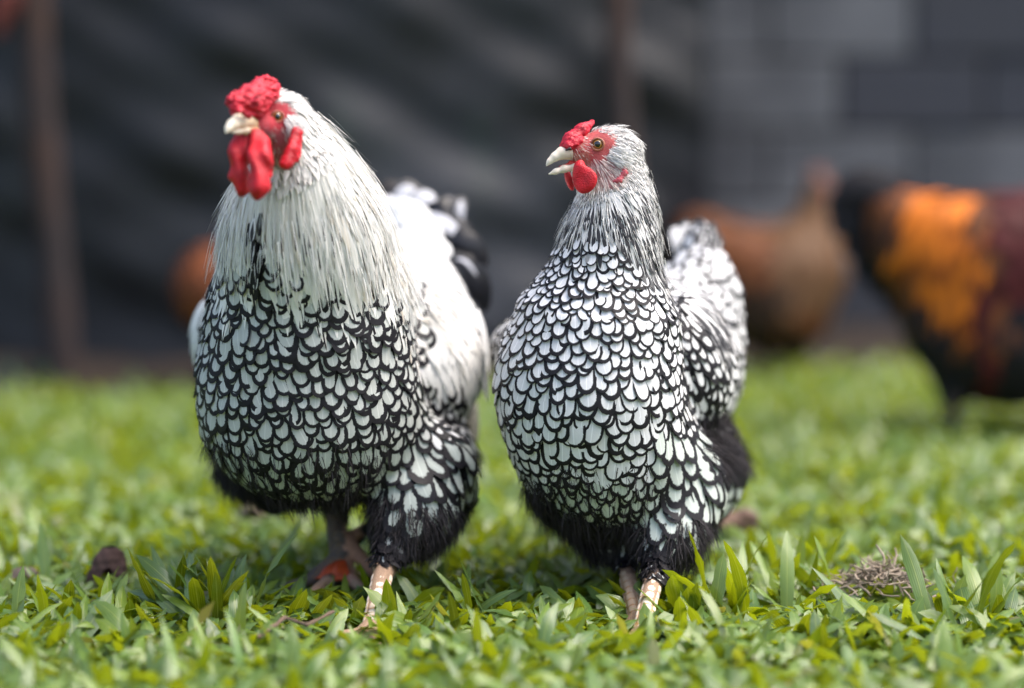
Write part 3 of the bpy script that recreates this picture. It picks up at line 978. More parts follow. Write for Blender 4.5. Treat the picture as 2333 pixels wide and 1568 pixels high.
def lawn(name, x0, x1, y0, y1, dens, scale, seg, hole=None):
    n = int((x1 - x0) * (y1 - y0) * dens)
    x = RNG.uniform(x0, x1, n); y = RNG.uniform(y0, y1, n)
    keep = np.ones(n, bool)
    lim = 3.97 + np.clip((x + .1) / .5, 0, 1) * .45
    keep &= y < lim + RNG.normal(0, .03, n)
    if hole is not None: keep &= ~hole(x, y)
    x, y = x[keep], y[keep]; n = len(x)
    pt = patchy(x, y, 9, 3)
    up = RNG.random(n) < .05
    lean = np.where(up, RNG.uniform(.05, .7, n), RNG.uniform(.70, 1.5, n))
    L = (RNG.uniform(.018, .030, n) + RNG.exponential(.012, n).clip(0, .036) * (1 + .25 * pt) + up * RNG.uniform(-.002, .012, n)) * scale
    W = RNG.uniform(.0080, .0140, n) * scale
    z = RNG.uniform(-.002, .012, n) * (1 - .4 * up) + .008 * patchy(x, y, 22, 5).clip(-.6, 1)
    P = np.stack([x, y, z], -1)
    rnd = (RNG.beta(1.5, 1.4, n) * .93 + .10 * patchy(x, y, 6, 8)).clip(0, .955)
    dead = RNG.random(n) < .018; rnd[dead] = RNG.uniform(.955, 1, dead.sum())
    V, F, uv, r = blades(P, RNG.uniform(0, 2 * PI, n), lean, L, W, RNG.uniform(.1, 1.3, n), rnd, seg, RNG.uniform(.1, .5), tw=RNG.normal(0, .7, n))
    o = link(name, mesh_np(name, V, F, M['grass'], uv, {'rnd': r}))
    tag(o, {'lawn_near': 'broad bladed green carpet grass round the birds\' feet', 'lawn_far': 'blurred bright green grass reaching the netting and the wall', 'lawn_side': 'green grass continuing on both sides of the lawn'}[name], 'grass', kind='stuff')
    print(name, n)
lawn('lawn_near', -.62, .62, 1.72, 2.75, 24000, 1.0, 5)
lawn('lawn_far', -1.15, 1.15, 2.75, 4.9, 11000, 1.15, 3)
_in = lambda x, y: ((np.abs(x) < .62) & (y > 1.72) & (y < 2.75)) | ((np.abs(x) < 1.15) & (y > 2.75))
lawn('lawn_side', -3.0, 3.0, .7, 4.9, 3300, 1.35, 3, _in)

# ================================================================== THE HEN
def base_at(px, py):
    D = ground_D(py); p = at(px, py, D); p[2] = 0; return p

def make_hen():
    fR = base_at(1458, 1478); fL = base_at(1452, 1444); fR[2] = -.002; fL[2] = -.002
    hd = math.radians(-100)
    kR = at(1490, 1316, 2.245); kL = at(1427, 1294, 2.30)
    foR, tR = foot_prims(fR, hd, 1.0); foL, tL = foot_prims(fL, hd, 1.0)
    legR = Cw(kR, .0088, fR + [0, 0, .012], .0074, .010); legL = Cw(kL, .0078, fL + [0, 0, .012], .0070, .010)
    prims = [
        E(1342, 880, 2.275, 216, 250, 215, 0, 0, 0, .03),
        E(1400, 1045, 2.32, 208, 168, 215, 0, 0, 0, .04),
        E(1480, 830, 2.44, 178, 205, 300, -20, 0, 0, .05),
        Cn((1410, 352, 2.238), 57, (1403, 460, 2.242), 74, .02),
        Cn((1403, 460, 2.242), 74, (1390, 560, 2.25), 100, .02),
        Cn((1390, 560, 2.25), 100, (1372, 700, 2.262), 172, .03),
        E(1584, 815, 2.345, 80, 152, 130, -25, 8, -8, .007),
        E(1597, 690, 2.52, 88, 125, 130, -20, 0, 0, .03),
        E(1612, 840, 2.52, 72, 130, 120, -20, 0, 0, .03),
        E(1180, 800, 2.38, 45, 78, 120, 20, 0, 0, .02),
        E(1585, 575, 2.58, 36, 62, 50, 0, 0, 15, .03),
        E(1590, 1075, 2.43, 105, 120, 120, 0, 0, 0, .04),
        Cn((1545, 1125, 2.31), 108, (1525, 1215, 2.28), 74, .03),
        Cn((1525, 1215, 2.28), 70, (1489, 1314, 2.247), 21, .012),
        Cn((1335, 1105, 2.35), 100, (1385, 1215, 2.33), 58, .03),
        Cn((1385, 1200, 2.33), 52, (1427, 1284, 2.305), 19, .012),
        # head
        E(1384, 338, 2.234, 55, 52, 48, 18, 0, 0, .008),
        E(1338, 345, 2.226, 47, 34, 31, 18, 0, 8, .008),
        E(1382, 384, 2.232, 42, 40, 44, 0, 0, 0, .010),
        E(1325, 400, 2.232, 22, 34, 22, 0, 0, -20, .010),
        legR, legL] + foR + foL
    head = at(1370, 350, 2.235)

    def leg_d(P):
        d = np.full(len(P), 9.)
        for a, b in ((kR, fR), (kL, fL)):
            v = P - a; w = b - a; h = np.clip((v @ w) / (w @ w), 0, 1); d = np.minimum(d, np.linalg.norm(v - h[:, None] * w, axis=1))
        return d
    FACE = [(1296, 330), (1315, 322), (1330, 305), (1352, 303), (1384, 305), (1398, 318), (1399, 338), (1392, 352), (1372, 358), (1345, 372), (1330, 372), (1300, 362)]
    CHEEK = [(1392, 352), (1372, 358), (1345, 372), (1318, 385), (1336, 402), (1362, 420), (1385, 430), (1412, 424), (1424, 396), (1421, 366), (1398, 350)]
    def zones(X, Y, D, P):
        z = np.full(len(X), 'breast', dtype='<U10')
        hk = 530 + 1.08 * np.maximum(0, X - 1395) + .5 * np.maximum(0, 1310 - X)
        z[(Y < hk)] = 'hackle'
        z[(Y < 470) & (np.linalg.norm(P - head, axis=1) < .048)] = 'crown'
        near = D < 2.245
        z[near & inpoly(X, Y, CHEEK)] = 'cheek'; z[near & inpoly(X, Y, FACE)] = 'bare'
        z[(X < 1345) & (Y < 372) & (Y > 320) & (X < 1322)] = 'bare'
        z[(X < 1330) & (Y >= 372) & (Y < 440)] = 'throat'
        wq = ((X - 1584) / 92) ** 2 + ((Y - 815) / 168) ** 2 < 1
        z[wq & (D > 2.24) & (Y > 650) & (z != 'hackle')] = 'wing'
        z[(X > 1560) & (Y > 640) & (z == 'breast')] = 'wing'
        we = ((X - 1584) / 92) ** 2 + ((Y - 815) / 168) ** 2
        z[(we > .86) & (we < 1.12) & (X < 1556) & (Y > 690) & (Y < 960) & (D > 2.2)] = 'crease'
        z[((D > 2.43) | (X > 1655)) & (X > 1480) & (Y > 600) & (Y < 930)] = 'back'
        z[(D > 2.40) & (X > 1500) & (Y < 730)] = 'back'
        z[(X < 1200) & (D > 2.32) & (Y < 860)] = 'wing'
        low = (Y > 1020 + .25 * np.abs(X - 1400)) & (Y <= 1180)
        z[low & (Y > 1060 - 0)] = 'low'
        z[(X > 1485) & (Y > 955) & (Y < 1180)] = 'haunch'
        z[(X > 1600) & (Y > 940) & (Y < 1060)] = 'fluff'
        z[(Y > 1182) | ((X < 1240) & (Y > 1105)) | ((X < 1340) & (Y > 1160))] = 'fluff'
        z[(D > 2.40) & (Y > 960) & (X < 1600)] = 'fluff'
        z[(leg_d(P) < .0125) & (Y > 1316)] = 'leg'; z[(leg_d(P) < .0125) & (Y > 1292) & (D > 2.275) & (X < 1458)] = 'leg'
        z[P[:, 2] < .045] = 'leg'
        return z
    W = lambda *v: v
    guides = [((1375, 285, 2.235), W(.8, .3, -.1)), ((1440, 305, 2.235), W(.7, .3, -.8)), ((1485, 370, 2.25), W(.3, .2, -1)), ((1400, 345, 2.20), W(.9, .3, -.35)),
              ((1310, 440, 2.20), W(-.05, .1, -1)), ((1400, 440, 2.17), W(.25, 0, -1)), ((1400, 560, 2.15), W(.10, 0, -1)), ((1500, 480, 2.26), W(.12, .3, -1)),
              ((1520, 600, 2.27), W(.35, .5, -1)), ((1268, 600, 2.27), W(-.4, .25, -1)), ((1340, 780, 2.16), W(0, 0, -1)), ((1140, 880, 2.27), W(.06, .45, -1)),
              ((1500, 830, 2.2), W(.12, .25, -1)), ((1600, 800, 2.30), W(.30, .45, -1)), ((1650, 930, 2.33), W(.05, .5, -1)), ((1590, 610, 2.46), W(.6, .5, -.35)),
              ((1670, 740, 2.50), W(.25, .4, -1)), ((1590, 540, 2.55), W(.15, .4, .9)), ((1350, 1060, 2.2), W(.06, .2, -1)), ((1600, 1080, 2.33), W(.40, .3, -.8)), ((1690, 1090, 2.43), W(.2, .4, -1)),
              ((1520, 1230, 2.24), W(-.08, .1, -1)), ((1260, 1120, 2.30), W(.3, .2, -1)), ((1490, 1310, 2.24), W(-.03, 0, -1))]

    def skincol(P):
        X, Y, D = px_of(P); n = len(P)
        X = X + 5 * np.sin(P[:, 2] * 1900 + P[:, 0] * 700) + RNG.normal(0, 2.5, n); Y = Y + 4 * np.sin(P[:, 0] * 2100) + RNG.normal(0, 2.5, n)
        c = np.tile([.02, .018, .02], (n, 1)).astype(float)
        c[(Y < 470)] = (.45, .43, .41)
        c[(Y >= 470) & (Y < 640)] = (.16, .155, .155)
        c[(D > 2.42) & (Y < 800)] = (.10, .10, .10)
        hr = np.linalg.norm(P - head, axis=1) < .045
        face = hr & ((X < 1405) | (D > 2.245))
        c[face] = (.66, .50, .46)
        c[hr & inpoly(X, Y, CHEEK)] = (.60, .25, .25)
        e = np.hypot((X - 1360) / 1.18, Y - 332)
        red = hr & (e < 38) & (X < 1402)
        c[red] = (.60, .10, .10)
        c[hr & (X < 1345) & (Y > 318) & (Y < 378) & (e >= 26)] = (.58, .20, .15)
        c[hr & (X < 1322) & (Y < 350)] = (.60, .05, .06)
        c[hr & (X > 1328) & (np.hypot((X - 1408) / 1.0, Y - 392) < 22) & (X > 1409)] = (.50, .05, .08)
        lg = leg_d(P) < .0125
        c[lg & (Y > 1295) & (D < 2.285)] = (.55, .36, .24); c[lg & (Y > 1276) & (D > 2.26) & (X < 1458)] = (.30, .19, .13)
        c[(Y > 1345) & (D > 2.26) & lg & (X < 1458)] = (.42, .24, .12)
        c[P[:, 2] < .045] = (.55, .36, .24)
        return c
    info = build_bird('hen', tuple((fR + fL) / 2), prims, 'black and white laced hen with open beak, standing right of the big rooster', 'chicken', zones, guides, skincol, head, .046)
    f, root = info['f'], info['root']
    info['occl'] = lambda P: ((px_of(P)[0] < 1560) & (px_of(P)[2] > 2.42)) | ((px_of(P)[2] > 2.50) & (px_of(P)[1] > 960) & (px_of(P)[0] < 1600))
    plume(info, 'breast', 'breast_feather', 'breast_plumage', M['hen_laced'], lambda X, Y: 19 + 15 * np.clip((Y - 540) / 320, 0, 1), 2.15, 1.42, 'round', .0028, 9, .10, .03, sizevar=.13, rows=1.32)
    plume(info, 'low', 'belly_feather', 'belly_plumage', M['hen_low'], 27, 2.6, 1.15, 'round', .0034, 8, .16, .06)
    plume(info, 'wing', 'wing_feather', 'wing_plumage', M['hen_wing'], lambda X, Y: 19 + 9 * np.clip((Y - 700) / 220, 0, 1), 2.9, 1.2, 'round', .0030, 9, .08, .02)
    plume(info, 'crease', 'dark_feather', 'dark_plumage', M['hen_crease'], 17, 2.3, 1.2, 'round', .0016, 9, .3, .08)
    plume(info, 'back', 'back_feather', 'back_plumage', M['hen_back'], 34, 2.3, 1.4, 'round', .0046, 14, .16, .02)
    plume(info, 'haunch', 'thigh_feather', 'thigh_plumage', M['hen_low'], 40, 2.3, 1.15, 'round', .0048, 8, .16, .07)
    plume(info, 'hackle', 'neck_feather', 'neck_plumage', M['hen_hackle'], lambda X, Y: 10 + 8 * np.clip((Y - 430) / 220, 0, 1), 5.2, 1.1, 'lance', .0022, 10, .06, .03)
    plume(info, 'crown', 'crown_feather', 'crown_plumage', M['hen_crown'], 6.5, 4.0, 1.1, 'lance', .0016, 10, .16, .05, parts=False)
    plume(info, 'throat', 'throat_feather', 'throat_plumage', M['whitedown'], 8, 3.4, 1.0, 'lance', .0016, 10, .2, .05, parts=False)
    plume(info, 'fluff', 'fluff_feather', 'fluff_plumage', M['hen_spot'], lambda X, Y: 30 - 18 * np.clip((Y - 1200) / 80, 0, 1), 2.2, 1.15, 'round', .0040, 8, .25, .10)
    z = info['zone']
    def tuft(zone, every, n, L, spread, width, mat, nm, droop, cond=None):
        m = z == zone
        if cond is not None: m &= cond
        idx = np.nonzero(m)[0]; idx = idx[RNG.random(len(idx)) < every]
        if not len(idx): return
        P = info['V'][idx]; N = info['N'][idx]; D = info['dir'](P); D = D - N * (D * N).sum(1, keepdims=True); D /= np.linalg.norm(D, axis=1, keepdims=True) + 1e-9
        kn = np.minimum(np.linalg.norm(P - kR, axis=1), np.linalg.norm(P - kL, axis=1)); soft = 'down' in nm and 'neck' not in nm and 'crown' not in nm
        strands(P, N, D, n, L * (np.clip(kn / .055, .22, 1) if soft else np.ones(len(P))), spread, width, mat, nm, root, droop, lift=.55 if soft else .18, wild=.42 if soft else .10)
    info['tuft'] = tuft
    X, Y, D = px_of(info['V'])
    tuft('fluff', .16, 9, .017, .003, .00032, M['down'], 'thigh_down', .3)
    tuft('low', .05, 5, .013, .003, .0003, M['down'], 'belly_down', .3)
    tuft('hackle', .10, 3, .012, .002, .00022, M['whitedown'], 'neck_down', .2, Y < 640)
    tuft('crown', .18, 3, .0065, .001, .00018, M['whitedown'], 'crown_down', .1)
    tuft('cheek', .75, 6, .0058, .001, .00016, M['skinhair'], 'cheek_bristles', .1)
    tuft('bare', .40, 3, .0034, .001, .00013, M['skinhair'], 'face_bristles', .1, (X < 1345) | (np.hypot(X - 1362, Y - 329) > 30))
    # tail: short stack of broad black-edged feathers
    for i, (x0, y0, x1, y1, w) in enumerate([(1560, 600, 1535, 512, 44), (1572, 600, 1562, 500, 46), (1590, 600, 1596, 496, 48), (1604, 610, 1622, 505, 44), (1612, 625, 1636, 530, 40), (1575, 640, 1570, 545, 50), (1600, 640, 1612, 548, 48), (1618, 650, 1640, 590, 40)]):
        D0 = 2.60 - .012 * (i // 5) * 3 + .004 * (i % 3)
        a = at(x0, y0, D0); b = at(x1, y1, D0 + .01); m_ = (a + b) / 2 + np.array([0, -.006, .002])
        long_feather(root, 'tail_feather', [a, m_, b], w * D0 / FPX, M['hen_back'], (0.1, -1, .35), 'round', 8)
    # ---- head pieces
    hdir = np.array([-math.cos(math.radians(16)), -math.sin(math.radians(16)), 0])
    Dm = 2.222
    bt = np.array([.84, .78, .66]); bb = np.array([.60, .48, .38])
    bk = empty('beak', (0, 0, 0)); bk.parent = root; bk.location = -Vector(root.location)
    def bpts(lst): return [(at(x, y, D_), r * D_ / FPX) for x, y, D_, r in lst]
    def hornp(nm, lst, sq=1.0): return horn(nm, bpts(lst), bk, bt, bb, h=.0009)
    hornp('upper_beak', [(1322, 352, 2.224, 14), (1300, 346, 2.222, 15.5), (1281, 349, 2.219, 13), (1264, 358, 2.217, 8.5), (1252, 368, 2.216, 4.5), (1245, 378, 2.215, 1.8)])
    hornp('lower_beak', [(1330, 376, 2.226, 9), (1308, 380, 2.223, 8.5), (1285, 385, 2.220, 7), (1266, 391, 2.218, 4.8), (1251, 397, 2.217, 2)])
    flesh_part('mouth', [Cn((1338, 368, 2.224), 7, (1300, 371, 2.221), 5, .002), Cn((1300, 374, 2.221), 4, (1275, 380, 2.219), 2.2, .002)], bk, M['mouth'], .0009)
    nm = plain('dark_nostril', (.03, .02, .02), .5, .2, 200)
    p, n = surf(f, 1300, 340)
    flesh_part('nostril', [Cn((1290, 342, 2.2085), 2.2, (1299, 339, 2.2085), 3.6, .002)], bk, nm, .0007)
    sc = Dm / FPX
    comb_pr = [Cn((1282, 336, 2.220), 8, (1300, 317, 2.222), 12, .008), Cn((1300, 317, 2.222), 12, (1326, 297, 2.226), 13, .008), Cn((1326, 297, 2.226), 12, (1349, 279, 2.232), 6, .006), Cn((1322, 322, 2.216), 8, (1298, 333, 2.214), 9, .008)]
    flesh_part('comb', comb_pr, root, M['comb'], .0010, lumps(2400, .0003, 2))
    wp, wn_ = at(1333, 409, 2.205), None
    Rw = rotz(math.radians(-12)) @ roty(math.radians(10))
    flesh_part('wattle', [Ew(at(1333, 410, 2.206), np.array([28, 8, 30]) * sc, Rw), Ew(at(1320, 384, 2.209), np.array([13, 8, 20]) * sc, Rw, .006)], root, M['wattle'], .0011, lumps(500, .00025, 5))
    flesh_part('wattle', [Ew(at(1297, 410, 2.24), np.array([9, 10, 26]) * sc, roty(math.radians(-18)))], root, M['wattle'], .0012)
    flesh_part('ear_lobe', [Cw(surf(f, 1421, 374)[0] + [0, .0012, 0], 4.5 * sc, surf(f, 1422, 394)[0] + [0, .0016, 0], 7 * sc, .003), Cw(surf(f, 1422, 394)[0], 8 * sc, surf(f, 1411, 411)[0] + [0, .0016, 0], 6 * sc, .003), Cw(surf(f, 1411, 411)[0], 7 * sc, surf(f, 1400, 414)[0], 4 * sc, .003)], root, M['lobe'], .0011)
    im = eye_mat((.50, .24, .035))
    p, n = surf(f, 1362, 329); ax = np.array([-.22, -1, .06])
    ax /= np.linalg.norm(ax); r = 13.5 * sc
    eyeball(p - ax * r * .42, ax, r, im, root)
    ring('eyelid', p + ax * .0012, ax, 14.5 * sc, 2.6 * sc, flesh('orange_eyelid', (.46, .18, .10), (.2, .05, .03)), root, .92)
    p2 = at(1362, 329, 2.234) * 2 - p   # the eye on the far side
    eyeball(p2 + np.array([0, -1, 0]) * r * -.2, np.array([-.22, 1, .06]), r, im, root)
    # white tuft over the ear
    c = surf(f, 1404, 353)[0]; idx = np.linalg.norm(info['V'] - c, axis=1) < .0075
    P = info['V'][idx]; N = info['N'][idx]
    strands(P, N, np.tile([.8, -.2, -.25], (len(P), 1)), 26, np.full(len(P), .0095), .0012, .00028, M['whitedown'], 'ear_tuft', root, .1)
    for kk, ft, ra, rb, mat in ((kR, fR, .0088, .0074, M['scute']), (kL, fL, .0078, .0070, M['scute_tan'])):
        a = kk + (ft - kk) * .12
        leg_scales(a, ft + [0, 0, .012], ra, rb, root, mat, (-.25, -1, 0), 8)
    claws(tR + tL, root)
    return info
HEN = make_hen()

# ================================================================== THE ROOSTER
def make_rooster():
    fR = base_at(846, 1472); fR[2] = .0; fL = base_at(780, 1374); fL[2] = .016
    hd = math.radians(-112)
    kR = at(876, 1290, 2.262); kL = at(752, 1090, 2.415)
    foR, tR = foot_prims(fR, hd, 1.12); foL, tL = foot_prims(fL, hd, 1.12, (-42, 0, 48))
    legR = Cw(kR, .0096, fR + [0, 0, .014], .0084, .010)
    legL = Cw(kL, .0098, fL + [0, 0, .016], .0108, .014)
    legd = (fL - kL) / np.linalg.norm(fL - kL)
    spurR = Cw(kL + legd * .034 + [.006, .004, 0], .0062, kL + legd * .030 + [.026, .012, .004], .0038, .005)
    halx = Cw(fL + [.004, .004, .045], .0068, fL + [.030, .014, .060], .0050, .006)
    halx2 = Cw(fL + [0, 0, .05], .008, fL + [.036, -.004, .010], .0055, .006)
    lefto = Cw(fL + [0, 0, .030], .009, fL + [-.030, -.004, .010], .0060, .008)
    prims = [
        E(700, 850, 2.285, 250, 245, 225, 0, 0, 0, .03),
        E(716, 975, 2.31, 236, 158, 215, 0, 0, 0, .04),
        E(872, 795, 2.45, 192, 210, 320, -25, 0, 0, .05),
        Cn((643, 285, 2.135), 43, (680, 400, 2.17), 94, .02),
        Cn((680, 400, 2.17), 94, (694, 520, 2.215), 170, .02),
        Cn((694, 520, 2.215), 170, (706, 660, 2.26), 228, .03),
        Cn((660, 258, 2.15), 36, (748, 445, 2.24), 68, .03),
        E(1000, 795, 2.40, 80, 168, 160, -25, 6, -10, .02),
        E(895, 625, 2.50, 100, 90, 140, -20, 0, 0, .05),
        E(485, 780, 2.40, 42, 110, 120, 20, 0, 0, .02),
        E(1015, 1045, 2.40, 70, 75, 80, 0, 0, 0, .03),
        Cn((965, 1075, 2.33), 118, (945, 1160, 2.30), 92, .03),
        Cn((945, 1150, 2.30), 90, (880, 1284, 2.264), 26, .014),
        Cn((1000, 1130, 2.36), 80, (985, 1195, 2.36), 32, .02),
        Cn((588, 1048, 2.42), 90, (635, 1098, 2.43), 58, .03),
        Cn((635, 1098, 2.43), 58, (735, 1105, 2.43), 30, .02),
        # head
        E(630, 265, 2.130, 50, 55, 50, 35, 0, 0, .010),
        E(592, 288, 2.108, 40, 32, 34, 38, 0, 8, .008),
        E(640, 315, 2.130, 44, 55, 45, 0, 0, 0, .012),
        legR, legL, spurR, halx, halx2, lefto] + foR + foL
    head = at(628, 280, 2.130)
    def leg_d(P):
        d = np.full(len(P), 9.)
        for a, b in ((kR, fR), (kL, fL)):
            v = P - a; w = b - a; h = np.clip((v @ w) / (w @ w), 0, 1); d = np.minimum(d, np.linalg.norm(v - h[:, None] * w, axis=1))
        return d
    FACE = [(548, 268), (570, 255), (596, 238), (632, 230), (656, 236), (674, 254), (682, 276), (684, 300), (680, 340), (662, 372), (636, 380), (612, 365), (600, 320), (560, 305)]
    def zones(X, Y, D, P):
        z = np.full(len(X), 'breast', dtype='<U10')
        hk = np.interp(X, [430, 470, 520, 560, 585, 600, 640, 720, 800, 860, 915, 950, 985, 1100], [575, 595, 590, 575, 505, 560, 612, 630, 640, 640, 672, 715, 720, 580])
        hk = hk + 9 * np.sin(X * .11) + 8 * np.sin(X * .23 + 1)
        z[Y < hk] = 'hackle'
        z[(np.abs(X - (588 - .02 * (Y - 560))) < 9) & (Y > 450) & (Y < 640) & (D < 2.3)] = 'gap'
        z[((X > 940) & (Y > 540) & (Y < 820 + .25 * (X - 950)) & (z != 'hackle'))] = 'white'
        z[(D > 2.38) & (X > 850) & (Y < 900)] = 'white'
        z[(X > 965) & (Y >= 815) & (Y < 975) & (z != 'white')] = 'wing'
        z[(X < 470) & (D > 2.35) & (Y < 850) & (Y > 600)] = 'white'
        z[(Y < 440) & (np.linalg.norm(P - head, axis=1) < .052)] = 'crown'
        z[(D < 2.16) & inpoly(X, Y, FACE)] = 'bare'
        z[(X < 575) & (Y < 330)] = 'bare'
        z[(Y > 985) & (X > 700)] = 'low'
        z[(Y > 1000) & (X <= 700)] = 'low'
        z[(X > 880) & (Y > 975) & (Y < 1150)] = 'haunch'
        z[(Y > 1128 + 25 * (X > 900)) | ((X < 560) & (Y > 1005) & (D > 2.37)) | ((X < 720) & (Y > 1085) & (D > 2.37))] = 'fluff'
        z[(D > 2.41) & (Y > 930)] = 'fluff'
        z[(leg_d(P) < .0145) & (Y > 1284)] = 'leg'
        z[(D > 2.33) & (Y > 1128) & (X > 690) & (X < 870) & ((leg_d(P) < .036))] = 'leg'
        z[P[:, 2] < .06] = 'leg'
        z[(P[:, 2] < .10) & (D > 2.37)] = 'leg'
        return z
    W = lambda *v: v
    guides = [((640, 200, 2.13), W(.6, .3, .2)), ((690, 260, 2.15), W(.6, .3, -.9)), ((760, 350, 2.2), W(.55, .3, -1)), ((650, 380, 2.08), W(.1, -.1, -1)),
              ((560, 420, 2.12), W(-.25, 0, -1)), ((480, 560, 2.22), W(-.1, .2, -1)), ((640, 560, 2.06), W(0, -.1, -1)), ((800, 560, 2.08), W(.20, 0, -1)), ((900, 640, 2.2), W(.25, .3, -1)), ((860, 470, 2.28), W(.5, .5, -.8)),
              ((700, 850, 2.06), W(0, 0, -1)), ((460, 880, 2.28), W(.1, .4, -1)), ((930, 850, 2.2), W(.08, .2, -1)), ((1000, 650, 2.35), W(.4, .5, -.8)), ((1080, 760, 2.40), W(.10, .4, -1)), ((1080, 900, 2.42), W(-.02, .3, -1)),
              ((930, 500, 2.5), W(.6, .6, -.3)), ((720, 1020, 2.1), W(.08, .2, -1)), ((1010, 1050, 2.3), W(.25, .2, -.8)), ((1080, 1100, 2.4), W(.05, .3, -1)), ((560, 1030, 2.3), W(.30, .2, -1)), ((900, 1200, 2.22), W(-.05, 0, -1)), ((620, 1120, 2.4), W(.35, .1, -.9))]
    def skincol(P):
        X, Y, D = px_of(P); n = len(P)
        X = X + 5 * np.sin(P[:, 2] * 1900 + P[:, 0] * 700) + RNG.normal(0, 2.5, n); Y = Y + 4 * np.sin(P[:, 0] * 2100) + RNG.normal(0, 2.5, n)
        c = np.tile([.02, .018, .02], (n, 1)).astype(float)
        z = zones(X, Y, D, P)
        for nm in ('hackle', 'white', 'crown'): c[z == nm] = (.42, .40, .37)
        hr = np.linalg.norm(P - head, axis=1) < .05
        c[hr & (X < 680) & (D < 2.16) & inpoly(X, Y, FACE)] = (.50, .10, .12)
        lowc = hr & inpoly(X, Y, [(600, 300), (676, 292), (672, 330), (655, 372), (632, 376), (612, 352)])
        c[lowc] = (.42, .09, .11)
        e = np.hypot(X - 632, Y - 266)
        c[hr & (e < 33)] = (.52, .03, .05)
        c[hr & (X < 600) & (Y > 225) & (Y < 330)] = (.50, .03, .05)
        lg = z == 'leg'
        c[lg & (D < 2.33)] = (.55, .36, .24)
        bk = lg & (D >= 2.33)
        h = np.sin(P[:, 2] * 900) * np.sin(P[:, 0] * 1100 + 1) > .55
        c[bk] = (.15, .12, .105); c[bk & h] = (.30, .17, .08)
        side = bk & ((X > 788) & (Y > 1180)); c[side] = (.62, .34, .24)
        return c
    info = build_bird('rooster', tuple((fR + fL) / 2), prims, 'large rooster with white neck, black laced breast and long red wattles, left', 'chicken', zones, guides, skincol, head, .05)
    f, root = info['f'], info['root']
    info['occl'] = lambda P: ((px_of(P)[0] < 900) & (px_of(P)[2] > 2.42))
    plume(info, 'breast', 'breast_feather', 'breast_plumage', M['r_laced'], lambda X, Y: 34 - 3 * np.clip((Y - 700) / 260, 0, 1), 2.0, 1.38, 'round', .0032, 9, .15, .03, sizevar=.15, rows=1.32)
    plume(info, 'gap', 'throat_feather', 'throat_plumage', M['r_spot'], 20, 2.6, 1.2, 'round', .0012, 9, .15, .02, parts=False)
    plume(info, 'low', 'belly_feather', 'belly_plumage', M['r_low'], 34, 2.5, 1.15, 'round', .0040, 8, .20, .07)
    plume(info, 'haunch', 'thigh_feather', 'thigh_plumage', M['r_low'], 44, 2.2, 1.2, 'round', .0050, 8, .2, .08)
    plume(info, 'wing', 'wing_feather', 'wing_plumage', M['hen_wing'], 30, 2.6, 1.2, 'round', .0030, 8, .08, .03)
    plume(info, 'white', 'shoulder_feather', 'shoulder_plumage', M['r_white'], 24, 5.0, 1.2, 'lance', .0030, 9, .07, .04)
    plume(info, 'hackle', 'hackle_feather', 'hackle_plumage', M['r_hackle'], lambda X, Y: 13 + 9 * np.clip((Y - 330) / 300, 0, 1), 8.2, 1.05, 'lance', .0024, 9, .05, .08)
    plume(info, 'crown', 'crown_feather', 'crown_plumage', M['r_crown'], 9, 4.6, 1.1, 'lance', .0035, 9, .18, .05, parts=False)
    plume(info, 'fluff', 'fluff_feather', 'fluff_plumage', M['r_spot'], lambda X, Y: 38 - 24 * np.clip((Y - 1180) / 70, 0, 1), 2.1, 1.15, 'round', .0050, 8, .28, .12)
    z = info['zone']
    X, Y, D = px_of(info['V'])
    def tuft(zone, every, n, L, spread, width, mat, nm, droop, cond=None):
        m = z == zone
        if cond is not None: m &= cond
        idx = np.nonzero(m)[0]; idx = idx[RNG.random(len(idx)) < every]
        if not len(idx): return
        P = info['V'][idx]; N = info['N'][idx]; Dd = info['dir'](P); Dd = Dd - N * (Dd * N).sum(1, keepdims=True); Dd /= np.linalg.norm(Dd, axis=1, keepdims=True) + 1e-9
        kn = np.minimum(np.linalg.norm(P - kR, axis=1), np.linalg.norm(P - kL, axis=1)); soft = 'down' in nm and 'neck' not in nm and 'crown' not in nm
        strands(P, N, Dd, n, L * (np.clip(kn / .055, .22, 1) if soft else np.ones(len(P))), spread, width, mat, nm, root, droop, lift=.55 if soft else .10, wild=.42 if soft else .06)
    tuft('fluff', .17, 10, .016, .003, .00034, M['down'], 'thigh_down', .35)
    tuft('low', .04, 5, .014, .003, .0003, M['down'], 'belly_down', .3)
    tuft('hackle', .09, 4, .028, .003, .00030, M['whitedown'], 'neck_down', .1)
    tuft('crown', .12, 3, .010, .001, .00022, M['whitedown'], 'crown_down', .0)
    tuft('bare', .16, 3, .0045, .001, .00016, M['skinhair'], 'face_bristles', .1, (Y > 285))
    # dark feathers showing in the parting of the hackle
    for i in range(13):
        y = 485 + 12 * i; x = 578 + .05 * (y - 470) + RNG.normal(0, 8)
        q = [surf(f, x + k_ * RNG.normal(0, .4), y + k_ * 26) for k_ in (0, 1, 2)]
        long_feather(root, 'throat_feather', [q[j][0] + q[j][1] * (.0016 + .0016 * j) for j in range(3)], RNG.uniform(9, 19) * 2.1 / FPX, (M['r_spot'], M['hen_hackle'], M['black'])[i % 3], q[1][1], 'round', 4)
    # tail: grey-blue coverts on top, black sickles falling to the right
    up = (0.25, -1, .5)
